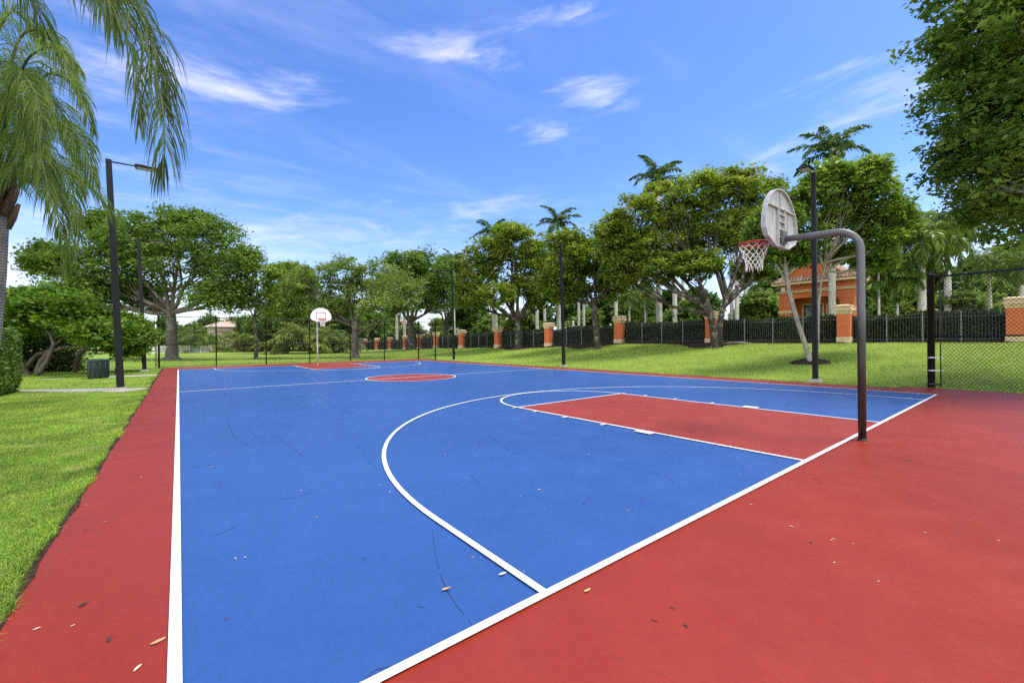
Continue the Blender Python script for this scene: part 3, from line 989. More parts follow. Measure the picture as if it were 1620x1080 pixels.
# M: big tree at right edge
pM = np.array([21.0, -5.2]); bM = onland(np.array([pM[0], pM[1], 0])); dM = depth(bM)
def wl(x, y, z, rx, rz): return (np.array([x, y, z], float), np.array([rx, rx, rz], float))
def pl(px, py, d, r, rz): return (at(px, py, d), np.array([r, r, rz]))
tree('shade_tree', 'massive overhanging broad-leaved tree filling the upper right corner', bM,
     [bM, bM + (0, .1, 1.5), bM + (-.2, .2, 3.0), bM + (-.4, .3, 4.3)],
     [pl(1640, 40, 11, 1.7, 1.6), pl(1560, 60, 12, 1.6, 1.4), pl(1540, 150, 12, 1.35, 1.3), pl(1620, 180, 11, 1.6, 1.4), pl(1545, 245, 12, 1.1, .9), pl(1620, 280, 11, 1.5, 1.1), pl(1700, 120, 11, 1.8, 2.),
      pl(1590, 325, 12.5, 1.2, .8), pl(1680, 330, 11, 1.6, 1.0), pl(1760, 200, 11, 2., 2.), pl(1560, -40, 12, 1.5, 1.2), pl(1680, -80, 11, 2.2, 1.8), pl(1850, 60, 11, 2.2, 2.2), pl(1600, 110, 13.5, 2., 1.6), pl(1655, 230, 13.5, 2., 1.3)],
     .135, (M['bark_mid'], M['leaf_right']), n_clump=62, per=50, clump_r=.42, r0=.42, flare=1.5, shell=.4, sub=12, leaf_w=.48)

# ---- background woodland: a few kinds, copied
def bg_tree(label, seed_lobes, mats, leaf=.42, H=9., Rr=3.2, group=None, n_clump=40, per=40, clump_r=.9):
    b = np.zeros(3); lob = []
    for (x, y, z, r, rz) in seed_lobes: lob.append(wl(x * Rr, y * Rr, z * H, r * Rr, rz * H))
    return tree('woodland_tree', label, b, [b, b + (0, 0, H * .15), b + (0, 0, H * .35)], lob, leaf, mats, group=group, n_clump=n_clump, per=per, clump_r=clump_r, r0=.22)


_lobs = [(0, 0, .75, .75, .22), (.6, .1, .6, .6, .22), (-.6, -.2, .6, .65, .22), (.1, .6, .55, .6, .2), (0, -.6, .5, .7, .2), (-.2, .2, .9, .45, .14)]
_lobs2 = [(0, 0, .6, .9, .25), (.7, 0, .5, .6, .28), (-.7, .2, .45, .6, .28), (.2, -.6, .4, .7, .25), (.1, .3, .8, .6, .18)]
protoA = bg_tree('dark leafy tree in the wood behind the picket fence', _lobs, (M['bark_dark'], M['leaf_d']), group='dark woodland trees beyond the fence')
protoB = bg_tree('mid green bushy tree in the wood behind the picket fence', _lobs2, (M['bark_dark'], M['leaf_e']), group='green woodland trees beyond the fence', H=7)
protoC = bg_tree('dark dense tree standing along the back of the left lawn', _lobs2, (M['bark_dark'], M['leaf_a']), group='trees along the back of the lawn', H=8)
WOOD = {'A': [(1392, 44, 1.0), (1440, 50, 1.1), (1545, 46, 1.0), (1600, 42, .9), (1490, 58, 1.1), (1230, 58, 1.), (1200, 66, .9), (1110, 60, .8), (1060, 64, .9), (1010, 62, .9), (960, 66, .9), (905, 72, .9), (850, 80, 1.), (1650, 44, 1.2), (1355, 62, 1.0), (735, 74, .95), (760, 82, .8)],
        'B': [(1420, 38, .8), (1210, 45, .75), (1085, 46, .75), (1385, 50, .9), (1000, 52, .75), (830, 62, .8), (925, 58, .75), (780, 66, .8), (700, 82, .8), (655, 92, .9), (625, 98, .8), (1580, 36, .75), (1530, 34, .6)],
        'C': [(455, 82, 1.4), (500, 84, 1.3), (535, 80, 1.2), (425, 78, 1.15), (590, 102, 1.2), (380, 92, 1.0), (330, 100, 1.0), (130, 84, 1.0), (175, 78, .9), (60, 70, 1.2), (220, 92, .9), (475, 92, 1.5), (560, 98, 1.5), (-20, 60, 1.2), (610, 112, 1.3), (300, 88, .8), (398, 86, .9), (262, 84, .85), (152, 70, .7), (205, 74, .62), (435, 74, .8)]}
for proto, key_ in ((protoA, 'A'), (protoB, 'B'), (protoC, 'C')):
    for i, (px, d, s) in enumerate(WOOD[key_]):
        o = proto if i == 0 else copy_tree(proto)
        o.location = tuple(map(float, drop(px, d))); o.rotation_euler = (0, 0, i * 1.7); o.scale = (s, s, s * random.uniform(.9, 1.1))

# ---- palms
ROY = 'pale-trunked royal palms behind the picket fence'
palms = [(1043, 37, 13.2, .34, 'tall royal palm whose crown rises left of the spreading tree, widest pale trunk'),
         (1068, 44, 12.0, .30, 'royal palm with pale trunk second from the widest trunk behind the mulch bed'),
         (1081, 52, 12.0, .26, 'slimmer pale royal palm trunk left of the spreading tree stems'),
         (884, 45, 12.0, .32, 'royal palm rising behind the lamp post with plumed crown'),
         (783, 49, 12.0, .42, 'thick pale royal palm directly behind the pillar by the forked tree'),
         (850, 58, 11.5, .30, 'pale royal palm trunk seen right of the forked tree limbs'),
         (862, 62, 11.0, .27, 'thin royal palm trunk close left of the lamp post'),
         (916, 52, 10.0, .22, 'leaning slim royal palm right of the lamp post'),
         (924, 54, 10.5, .22, 'slim pale palm of the leaning pair behind the slim dark tree'),
         (975, 46, 10.5, .24, 'pale royal palm directly above the mulch bed pillar'),
         (1158, 46, 11.0, .26, 'leftmost pale palm trunk in the trio right of the spreading tree'),
         (1166, 44, 11.0, .28, 'middle pale palm trunk in the trio right of the spreading tree'),
         (1180, 46, 10.5, .24, 'rightmost pale palm trunk in the trio right of the spreading tree'),
         (1317, 30, 12.4, .29, 'royal palm whose spiky crown tops the light green leaning tree'),
         (718, 62, 11.5, .3, 'distant royal palm with small crown above the farther lamp post'),
         (640, 74, 9.0, .36, 'far pale royal palm trunk above the smallest pillars'),
         (628, 78, 9.0, .34, 'farthest pale royal palm trunk, by the pinkish roof')]
for px, d, h, r, lab in palms:
    palm(lab, drop(px, d), h, group=ROY, r=r * .74, fl=2.7, nf=14, leaf_n=46, LL=.60, W=.10, hang=.6, droop=1.35, e_hi=1.45, e_lo=.0, mat='frond_royal')
palm('ragged palm with brown dead frond stub left of the chain-link post', drop(1459, 26.5), 6.6, r=.21, fl=3.1, nf=24, leaf_n=54, LL=.75, W=.075, trunk_mat='palm_trunk', hang=1., droop=1.9, e_lo=-.5, boot=True, shaft=False)
palm('heavy-headed palm just right of the chain-link corner post', drop(1500, 34), 8.6, r=.23, fl=3.1, nf=24, leaf_n=54, LL=.85, W=.085, mat='frond_royal', hang=1.1, droop=2.0, e_lo=-.6)
palm('young feathery palm seen through the chain-link fence, thin bent trunk', drop(1569, 27), 4.3, r=.10, fl=2.2, nf=13, leaf_n=40, LL=.6, W=.06, lean=(-.3, .1), hang=.8, droop=1.7, mat='frond_light')
palm('short palm behind the rightmost pillar with browned lower fronds', drop(1617, 25), 4.0, r=.15, fl=1.6, nf=13, leaf_n=30, LL=.5, W=.05, hang=1., droop=1.9, e_lo=-.7, mat='frond_mid')
palm('small bright green palm on a thin stem right of the gatehouse', drop(1420, 27), 3.9, r=.07, fl=1.7, nf=18, leaf_n=40, LL=.62, W=.07, hang=.9, droop=1.8, mat='frond_light', shaft=False)
palm('thin pole-like palm stem between gatehouse and small bright palm', drop(1391, 27), 4.6, r=.07, fl=1.0, nf=9, leaf_n=24, LL=.4, W=.05, hang=.9, droop=1.8, mat='frond_mid', shaft=False)
for px, d, h, lab in ((996, 48, 4.8, 'drooping small palm between the mulch bed pillar and the widest palm trunk'), (1021, 50, 5.2, 'thin-stemmed small palm left of the widest palm trunk')):
    palm(lab, drop(px, d), h, r=.12, fl=2.2, nf=13, leaf_n=30, LL=.6, W=.07, hang=1., droop=1.9, e_lo=-.4)


def bush_palm(label, base, n, L, spread, group, mat='frond_bush', LL=.8, e=(.2, 1.35), name='bushy_palm'):
    base = np.asarray(base, float)
    e_ = empty(name, base, label, 'palm', group)
    Vs = []; Fs = []; nb = 0; rb = MB()
    for k in range(n):
        az = rng.uniform(0, 2 * np.pi); p0 = base + np.array([rng.normal(0, spread * .45), rng.normal(0, spread * .45), rng.uniform(0, L * .5)])
        P = arch(p0, az, rng.uniform(*e), L * rng.uniform(.7, 1.15), rng.uniform(1.2, 2.1))
        Q, V, F = tube_frond(P, .02, None, None, None, None, 26, LL, .11, .9)
        rb.tube(Q[::3], list(np.linspace(.03, .01, len(Q[::3]))), 4, cap=False)
        Vs.append(V); Fs.append(F + nb); nb += len(V)
    np_mesh('frond', np.concatenate(Vs), np.concatenate(Fs), M[mat], e_, off=base)
    rb.build('stem', M['rachis'], e_, off=base)
    return e_


bush_palm('large yellow-green clump of bushy palm left of the far backboard', drop(478, 60), 95, 5.0, 3.0, None, LL=1.0)
bush_palm('darker bushy palm clump right under the far backboard', drop(528, 63), 60, 4.0, 2.8, None, mat='frond_mid', LL=1.)
bush_palm('drooping palm bush against the beige house wall', drop(330, 80), 40, 4.5, 2.0, None, mat='frond_bush', LL=1.)
bush_palm('palm bush with arching fronds hiding the beige house roof', drop(312, 74), 40, 5.2, 2.2, None, mat='frond_mid', LL=1.)
bush_palm('yellowish palm bush right of the beige house wall', drop(385, 80), 36, 4.6, 2.0, None, mat='frond_bush', LL=1.)
bush_palm('palm bush behind the big flared trunk and lattice fence', drop(298, 84), 36, 5.0, 2.2, None, mat='frond_mid', LL=1.)
bush_palm('palm bush at the left end of the white lattice fence', drop(225, 80), 34, 5.0, 2.0, None, mat='frond_mid', LL=1.)

# ---- foreground palms at left
def fg_palm(label, base, trunk, r, fronds, extra, mat, L, hang, n_leaf, W, group=None):
    base = np.asarray(base, float)
    e = empty('queen_palm', base, label, 'palm tree', group)
    tb = MB(); tb.tube(trunk, r, 16); tb.build('trunk', M['palm_trunk_grey'], e, off=base)
    top = np.asarray(trunk[-1], float)
    bt = MB()
    for k in range(14):
        a = k * 2.4; q = top + np.array([math.cos(a) * .13, math.sin(a) * .13, -.55 + .05 * k])
        bt.tube([q, q + np.array([math.cos(a) * .10, math.sin(a) * .10, .25]), q + np.array([math.cos(a) * .20, math.sin(a) * .20, .55])], [.09, .075, .03], 6)
    bt.build('frond_base', M['boot'], e, off=base)
    for P in fronds + extra:
        Q, V, F = tube_frond(P, .02, None, None, None, None, n_leaf, L, W, hang, t0=.16, spread=.62)
        f = np_mesh('frond', V, F, mat, e, off=base)
        rb = MB(); rb.tube(Q, list(np.linspace(.035, .006, len(Q))), 6); rb.build('rachis', M['rachis'], f, off=base)
    return e


d1 = 9.0
top1 = at(-7, 318, d1)
tr1 = [onland(at(-42, 640, d1)) - (0, 0, .1), at(-28, 590, d1), at(-18, 520, d1), at(-10, 430, d1), at(-6, 350, d1), top1]
fr1 = [[top1, at(25, 210, 8.8), at(70, 110, 8.6), at(120, 130, 8.4), at(146, 205, 8.3)],
       [top1, at(10, 190, 8.6), at(40, 90, 8.2), at(85, 70, 7.9), at(125, 110, 7.7)],
       [top1, at(35, 250, 8.5), at(80, 190, 8.0), at(125, 210, 7.7), at(150, 285, 7.6)],
       [top1, at(30, 270, 8.9), at(75, 240, 8.7), at(115, 290, 8.6), at(125, 370, 8.6)],
       [top1, at(40, 285, 9.6), at(95, 265, 10.2), at(150, 300, 10.8), at(205, 375, 11.2)],
       [top1, at(20, 280, 8.4), at(50, 265, 7.8), at(85, 310, 7.4), at(100, 380, 7.3)],
       [top1, at(0, 180, 9.2), at(-10, 60, 9.4), at(20, 10, 9.6), at(60, 60, 9.8)],
       [top1, at(-10, 230, 8.2), at(0, 150, 7.4), at(30, 160, 6.9), at(52, 240, 6.6)],
       [top1, at(15, 240, 9.8), at(50, 170, 10.6), at(95, 190, 11.2), at(120, 260, 11.6)],
       [top1, at(10, 200, 8.8), at(25, 110, 8.4), at(50, 120, 8.0), at(75, 200, 7.8)]]
fr1 += [[top1, at(20, 225, 9.0), at(55, 150, 9.0), at(95, 165, 9.0), at(122, 240, 9.0), at(130, 300, 9.0)],
        [top1, at(18, 250, 8.0), at(40, 215, 7.5), at(66, 250, 7.2), at(80, 320, 7.0)],
        [top1, at(5, 150, 8.9), at(30, 50, 8.9), at(70, 45, 8.9), at(105, 90, 8.9), at(128, 160, 8.9)],
        [top1, at(22, 275, 9.4), at(60, 262, 9.6), at(98, 300, 9.8), at(112, 365, 9.9), at(105, 430, 9.9)],
        [top1, at(2, 220, 8.0), at(15, 130, 7.4), at(35, 110, 7.0), at(62, 160, 6.7), at(70, 230, 6.6)]]
ex1 = [arch(top1, a, e, 3.6, 2.0) for a, e in ((2.6, .9), (3.2, .4), (2.2, .3), (3.9, .8), (4.4, .3), (1.9, 1.0), (3.0, 1.2))]
fg_palm('queen palm with light green drooping fronds at the left edge of the lawn', onland(at(-30, 640, d1)), tr1, [.24, .20, .19, .185, .18, .16], fr1, ex1, M['frond_light'], .72, 1.6, 150, .017)

d2 = 5.6
top2 = at(-190, -140, d2)
tr2 = [onland(at(-215, 690, d2)) - (0, 0, .1), at(-210, 500, d2), at(-204, 250, d2), at(-196, 20, d2), top2]
fr2 = [[top2, at(-60, -190, d2), at(70, -130, 5.5), at(165, -25, 5.4), at(226, 60, 5.3), at(258, 150, 5.25), at(262, 235, 5.2), at(256, 262, 5.2)],
       [top2, at(-100, -230, 5.4), at(20, -190, 5.2), at(130, -100, 5.0), at(205, -20, 4.9)],
       [top2, at(-120, -190, 5.7), at(-50, -180, 5.8), at(30, -120, 5.9), at(95, -55, 6.0), at(140, -20, 6.0)],
       [top2, at(-80, -210, 5.9), at(60, -150, 6.2), at(160, -40, 6.4), at(200, 50, 6.5), at(220, 130, 6.5), at(222, 190, 6.5)]]
fr2 += [[top2, at(-80, -240, 5.0), at(30, -200, 4.8), at(110, -120, 4.7), at(160, -40, 4.7), at(175, 30, 4.7)],
        [top2, at(-100, -200, 6.2), at(-10, -170, 6.6), at(60, -110, 6.9), at(110, -40, 7.1)],
        [top2, at(-70, -200, 5.5), at(80, -150, 5.45), at(170, -50, 5.4), at(228, 30, 5.4), at(256, 110, 5.4), at(262, 160, 5.4)],
        [top2, at(-130, -170, 5.2), at(-70, -150, 5.0), at(-10, -95, 4.9), at(30, -40, 4.9)]]
ex2 = [arch(top2, a, e, 3.8, 2.0) for a, e in ((2.6, .9), (3.2, .5), (1.9, .7), (3.9, .8), (4.4, .5), (1.2, .9), (5.0, .9), (2.3, 1.3))]
fg_palm('dark overhanging queen palm whose fronds enter from the top left corner', onland(at(-215, 690, d2)), tr2, [.26, .20, .19, .18, .16], fr2, ex2, M['frond_dark'], .86, 2.0, 112, .017)

# ---- clipped hedge block at left
def near_hedge():
    c = np.array([-5.98, 17.75, 0]); hx, hy, H = 2.0, .95, 1.94
    def pts(n):
        out = np.empty((n, 3)); f = rng.uniform(0, 1, n)
        a = rng.uniform(-1, 1, n); b = rng.uniform(-1, 1, n)
        top = f < .3; fr = (f >= .3) & (f < .6); rt = (f >= .6) & (f < .85); bk = f >= .85
        zz = (b + 1) / 2 * H
        out[:, 0] = np.where(top, a * hx, np.where(fr | bk, a * hx, hx)); out[:, 1] = np.where(top, b * hy, np.where(fr, -hy, np.where(bk, hy, a * hy)))
        out[:, 2] = np.where(top, H, zz)
        nn = rng.normal(0, .032, (n, 3)); out += nn
        # rounded shoulders and a narrower foot
        k = np.clip((out[:, 2] - H + .3) / .3, 0, 1); s = 1 - .045 * k ** 2
        k2 = np.clip((.35 - out[:, 2]) / .35, 0, 1); s *= 1 - .06 * k2
        out[:, 0] *= s; out[:, 1] *= s
        return out + c
    inner = MB().box((c[0], c[1], H / 2 - .05), (2 * hx - .16, 2 * hy - .16, H - .2))
    box_leaves('clipped_hedge', 'squarely clipped dense green hedge at the left edge of the lawn', pts, 26000, .075, M['hedge_near'], inner, onland(c))


near_hedge()

# ------------------------------------------------------------------ chain-link fences
def chain_link(P0, P1, z0, z1, pitch=.085, w=.0036):
    """diamond wires on the vertical plane through P0-P1 -> MB"""
    P0 = np.asarray(P0, float); P1 = np.asarray(P1, float); L = np.linalg.norm(P1 - P0); u = (P1 - P0) / L; H = z1 - z0
    nrm = np.array([-u[1], u[0], 0]); mb = MB(); V = []; F = []
    slope = 1.25
    for sgn in (1, -1):
        s = -H / slope
        while s < L:
            a0, a1 = s, s + H / slope
            t0, t1 = max(0., (0 - a0) / (a1 - a0)), min(1., (L - a0) / (a1 - a0))
            if t1 - t0 > .01:
                q = []
                for t in (t0, t1):
                    a = a0 + (a1 - a0) * t; z = z0 + H * t if sgn > 0 else z1 - H * t
                    q.append(P0 + u * a + np.array([0, 0, z]))
                off = nrm * (w * .9) * sgn
                d = q[1] - q[0]; d /= np.linalg.norm(d); sd = np.cross(d, nrm) * w; nn = nrm * w
                b = len(V)
                for p in q: V += [p + off + sd, p + off + nn, p + off - sd, p + off - nn]
                F += [(b + k, b + (k + 1) % 4, b + 4 + (k + 1) % 4, b + 4 + k) for k in range(4)]
            s += pitch
    return np.array(V), np.array(F)


def fence_post(p, H, r, parent, off):
    c = MB(); p = np.asarray(p, float)
    c.lathe(p, [(r, -.05), (r, H - .05), (r * 1.18, H - .05), (r * 1.18, H - .01), (r * .9, H + .03), (r * .3, H + .055)], 12)
    return c.build('post', M['fence_black'], parent, off=off)


FY = 32.55
def on_line_y(px):
    v = FW + (px - 810) / FPX * RT; t = (FY - CAM[1]) / v[1]; return CAM[0] + t * v[0]


FH = 3.28
off = np.array([8., FY, 0])
ff = empty('chain_link_fence', off, 'black chain-link fence across the far end of the court behind the far hoop', 'fence')
fx = [AX0 - .22] + [on_line_y(q) for q in (342, 421, 490, 554, 608)] + [AX1 + .05]
for i, x in enumerate(fx):
    fence_post((x, FY, 0), FH, .055 if i in (0, len(fx) - 1) else .038, ff, off)
fence_post((AX1 + .05, 29.4, 0), FH - .05, .05, ff, off)
MB().tube([(fx[0] - .14, FY - .02, 0), (fx[0] - .14, FY - .02, FH - .1)], .04, 10).build('post', M['galv'], ff, off=off)
for z in (FH - .07, 1.45, .08):
    r = .021 if z > 1 else .012
    MB().tube([(fx[0], FY, z), (fx[-1], FY, z)], r, 8).build('rail', M['fence_black'], ff, off=off)
    MB().tube([(fx[-1], FY, z), (fx[-1], 29.4, z)], r, 8).build('rail', M['fence_black'], ff, off=off)
V1, F1 = chain_link((fx[0], FY, 0), (fx[-1], FY, 0), .03, FH - .07, .09, .0025)
V2, F2 = chain_link((fx[-1], FY, 0), (fx[-1], 29.4, 0), .03, FH - .07, .09, .0025)
np_mesh('chain_link_mesh', np.concatenate([V1, V2]), np.concatenate([F1, F2 + len(V1)]), M['fence_black'], ff, off=off)

off = np.array([17.3, .36, 0])
nf = empty('chain_link_fence', off, 'black chain-link side fence beside the red apron at the right edge', 'fence')
NP = [(17.42, .36, 0), (17.3, -2.7, 0), (17.2, -5.9, 0)]
for i, p in enumerate(NP): fence_post(p, 3.34, .085 if i == 0 else .055, nf, off)
MB().tube([(17.40, .16, .04), (17.40, .16, 3.2)], .014, 8).build('tension_bar', M['fence_black'], nf, off=off)
for z in (.50, .88):
    b = MB(); b.lathe((17.42, .36, z), [(.092, -.022), (.094, -.01), (.094, .01), (.092, .022)], 14); b.box((17.40, .2, z), (.012, .18, .04))
    b.build('clamp_band', M['galv'], nf, off=off)
b = MB(); b.lathe((17.42, .36, .10), [(.095, -.03), (.097, .03)], 14); b.box((17.40, .22, .10), (.015, .16, .06)); b.build('clamp_band', M['fence_black'], nf, off=off)
for z, r in ((3.24, .030), (1.50, .024)):
    MB().tube([np.array(NP[0]) + (0, 0, z), np.array(NP[1]) + (0, 0, z), np.array(NP[2]) + (0, 0, z)], r, 8).build('rail', M['fence_black'], nf, off=off)
V1, F1 = chain_link((17.40, .18, 0), (17.3, -2.7, 0), .03, 3.24, .088, .0042)
V2, F2 = chain_link((17.3, -2.7, 0), (17.2, -5.9, 0), .03, 3.24, .088, .0042)
np_mesh('chain_link_mesh', np.concatenate([V1, V2]), np.concatenate([F1, F2 + len(V1)]), M['fence_black'], nf, off=off)

# ------------------------------------------------------------------ lamp posts
def lamp(label, base, H, lean, dirx, arm, pole_w=.15, near=False):
    base = np.asarray(base, float)
    e = empty('lamp_post', base, label, 'lamp post', 'black court lamp posts')
    top = base + np.array([lean[0], lean[1], H])
    w = pole_w / 2
    pb = MB(); vs = []
    for p, k in ((base, 1.08), (base + (top - base) * .35, 1.), (top, .84)):
        for dx, dy in ((-1, -1), (1, -1), (1, 1), (-1, 1)): vs.append(p + np.array([dx * w * k, dy * w * k, 0]))
    pb.add(vs, [(0, 1, 5, 4), (1, 2, 6, 5), (2, 3, 7, 6), (3, 0, 4, 7), (4, 5, 9, 8), (5, 6, 10, 9), (6, 7, 11, 10), (7, 4, 8, 11), (3, 2, 1, 0), (8, 9, 10, 11)])
    pb.build('pole', M['black'], e, off=base, bevel=.012)
    MB().box(base + (0, 0, .02), (.36, .36, .08)).build('footing', M['concrete'], e, off=base, bevel=.01)
    MB().box(base + (0, 0, .085), (.26, .26, .04)).build('base_plate', M['galv'], e, off=base, bevel=.005)
    MB().box(base + np.array([dirx * -.5 * pole_w - .0 * dirx, 0, .62]), (.10, .11, .22)).build('access_box', M['black'], e, off=base, bevel=.01)
    d = np.array([dirx, 0, 0.])
    MB().tube([top - (0, 0, .06) - d * .0, top + d * arm * .4 + (0, 0, -.055), top + d * arm * .55 + (0, 0, -.06)], .022, 8).build('arm', M['black'], e, off=base)
    hp = top + d * arm * .78 + (0, 0, -.07)
    hd = MB()
    hd.box(hp, (arm * .5, .40, .06)); hd.box(hp + (-dirx * arm * .12, 0, .05), (arm * .22, .22, .05))
    h = hd.build('lamp_head', M['black'], e, off=base, bevel=.012)
    MB().box(hp + (0, 0, -.034), (arm * .42, .28, .012)).build('lens', M['lens'], h, off=base)
    return e


lean_left = -RT * .33
lamp('tall black lamp post standing on the narrow concrete path at left', (-1.45, 16.75, -.01), 7.45, (lean_left[0], lean_left[1]), 1, 1.2, .17)
lean2 = -RT * .28
lamp('black lamp post on the lawn beyond the bin, second along the left side', (-1.45, 29.0, -.01), 7.3, (lean2[0], lean2[1]), 1, 1.15, .17)
p = ground_hit(892, 579.5)
lamp('black lamp post mid-way along the berm, between forked tree and slim tree', p, 7.2, tuple(-RT[:2] * .12), -1, .95, .14)
p = ground_hit(718, 571)
lamp('farthest black lamp post, right of the far fence corner', p, 6.9, tuple(-RT[:2] * .08), -1, .95, .13)
p = ground_hit(1290, 604)
lamp('nearest berm lamp post, black, right beside the near backboard', p, 7.15, (0, 0), -1, 1.0, .14)

# ------------------------------------------------------------------ hoops
def fan_outline(W=1.33, H=.94, n=28):
    P = []
    zc = .30 * H
    bw = .26
    P += [(-bw, 0), (bw, 0), (W / 2 * .86, .12)]
    for i in range(n + 1):
        a = -.12 + (math.pi + .24) * i / n
        P.append((W / 2 * math.cos(a), zc + (H - zc) * max(math.sin(a), -.12) if math.sin(a) > 0 else zc + W / 2 * math.sin(a) * .6))
    P += [(-W / 2 * .86, .12)]
    return P


def hoop(label, px, py, board_y, rim_z, face, mats, near, xoff=0.):
    """face=+1: board faces +y, seen from behind; -1: faces -y"""
    base = np.array([px, py, 0.])
    e = empty('basketball_hoop', base, label, 'basketball hoop')
    arm_y = board_y - face * .06
    zt = rim_z - .05; r = .049; br = .30
    pts = [(px, py, -.05), (px, py, 1.2), (px, py, zt - br)]
    for i in range(1, 9):
        a = math.pi / 2 * i / 8
        pts.append((px, py + face * br * (1 - math.cos(a)), zt - br + br * math.sin(a)))
    pts += [(px, py + face * .55, zt + .012), (px, arm_y, zt + .03)]
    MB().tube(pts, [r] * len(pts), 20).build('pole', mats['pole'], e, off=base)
    MB().lathe(base, [(.060, .0), (.060, .010), (.054, .016), (.052, .03)], 20).build('base_collar', mats['pole'], e, off=base)
    bz = rim_z - .15
    fo = fan_outline()
    bx = px + xoff
    mb = MB(); mb.prism(fo, -.012, .012, lambda u, v, w: (bx + u, board_y + w * face, bz + v))
    bd = mb.build('backboard', mats['board'], e, off=base, fixn=True)
    # cast ribs on the rear
    rb = MB(); ry = board_y - face * .012
    n = len(fo)
    for i in range(n):   # edge flange
        (u0, v0), (u1, v1) = fo[i], fo[(i + 1) % n]
        k = .965
        c = (0, .40)
        q = [(u0, v0), (u1, v1), (c[0] + (u1 - c[0]) * k, c[1] + (v1 - c[1]) * k), (c[0] + (u0 - c[0]) * k, c[1] + (v0 - c[1]) * k)]
        rb.add([(bx + u, ry - face * w, bz + v) for w in (.001, .045) for u, v in q], [(0, 1, 2, 3), (7, 6, 5, 4), (0, 4, 5, 1), (1, 5, 6, 2), (2, 6, 7, 3), (3, 7, 4, 0)])
    fl = rb.build('edge_flange', mats['board'], bd, off=base, fixn=True)
    rr = MB()
    def bar(u0, u1, v0, v1, dp=.04): rr.box((bx + (u0 + u1) / 2, ry - face * (dp / 2 + .001), bz + (v0 + v1) / 2), (u1 - u0, dp, v1 - v0))
    bar(-.565, .565, .615, .635, .042)
    bar(-.135, -.115, .02, .612); bar(.115, .135, .02, .612)
    for v in (.15, .28, .40, .52): bar(-.113, .113, v, v + .018, .046)
    bar(-.01, .01, .64, .90, .03)
    rr.build('stiffening_rib', mats['board'], bd, off=base, fixn=True)
    MB().box((bx, ry - face * .065, bz + .16), (.16, .045, .20)).build('mounting_plate', mats['pole'], e, off=base, bevel=.006)
    # painted target
    if not near:
        t = MB(); fy = board_y + face * .0145
        W2, H2, w, z0 = .31, .42, .038, bz + .20
        for c, s in (((0, z0), (2 * W2, w)), ((0, z0 + H2), (2 * W2, w)), ((-W2 + w / 2, z0 + H2 / 2), (w, H2 - w)), ((W2 - w / 2, z0 + H2 / 2), (w, H2 - w))):
            t.box((bx + c[0], fy, c[1]), (s[0], .004, s[1]))
        t.build('target_square', M['rim'], bd, off=base)
    # rim
    cy = board_y + face * (.15 + .23); R_ = .2286
    rm = MB(); ring = [(bx + R_ * math.cos(a), cy + R_ * math.sin(a), rim_z) for a in np.linspace(0, 2 * math.pi, 49)]
    rm.tube(ring, .0105, 8, cap=False)
    ring2 = [(bx + R_ * math.cos(a), cy + R_ * math.sin(a), rim_z - .032) for a in np.linspace(0, 2 * math.pi, 49)]
    rm.tube(ring2, .008, 8, cap=False)
    for s in (-1, 1):
        rm.tube([(bx + s * .10, board_y + face * .015, rim_z - .005), (bx + s * .13, cy - face * .1, rim_z - .012), (bx + s * .20, cy - face * .02, rim_z - .02)], .011, 8)
        rm.tube([(bx + s * .07, board_y + face * .015, rim_z - .11), (bx + s * .10, cy - face * R_ * .9, rim_z - .03)], .009, 8)
    for k in range(12):
        a = 2 * math.pi * k / 12
        rm.tube([(bx + R_ * math.cos(a), cy + R_ * math.sin(a), rim_z), (bx + R_ * 1.0 * math.cos(a), cy + R_ * math.sin(a), rim_z - .034)], .006, 6)
    rm.box((bx, board_y + face * .022, rim_z - .055), (.24, .016, .15))
    rm.box((bx, board_y + face * .085, rim_z - .008), (.20, .13, .012))
    rm.build('rim', M['rim'], e, off=base)
    # net
    nt_ = MB(); K = 12; lev = 7
    prof = [(.226, -.035), (.200, -.10), (.176, -.165), (.155, -.225), (.138, -.285), (.128, -.34), (.126, -.40)]
    rad = .0048 if near else .009
    rs = np.random.default_rng(3)
    node = {}
    for j, (rr_, zz) in enumerate(prof):
        for k in range(K):
            a = 2 * math.pi * (k + .5 * (j % 2)) / K + rs.normal(0, .03)
            node[j, k] = np.array([bx + rr_ * math.cos(a) * (1 + rs.normal(0, .03)), cy + rr_ * math.sin(a), rim_z + zz + rs.normal(0, .008)])
    for j in range(lev - 1):
        for k in range(K):
            k2 = (k + (1 if j % 2 else -1)) % K
            for kk in (k, k2):
                a, b = node[j, k], node[j + 1, kk]
                m = (a + b) / 2 + np.array([0, 0, -.006])
                nt_.tube([a, m, b], rad, 5, cap=False)
    for k in range(K):
        a = node[lev - 1, k]; nt_.tube([a, a + np.array([rs.normal(0, .008), rs.normal(0, .008), -.05 - .03 * rs.random()])], rad * 1.2, 5)
    nt_.build('net', M['net'], e, off=base)
    return e


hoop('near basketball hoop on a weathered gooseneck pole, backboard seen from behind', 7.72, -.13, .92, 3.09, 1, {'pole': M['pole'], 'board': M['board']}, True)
hoop('far basketball hoop with white fan backboard facing the camera', 7.62, 29.75, 28.7, 3.05, -1, {'pole': M['steel_far'], 'board': M['board_white']}, False)

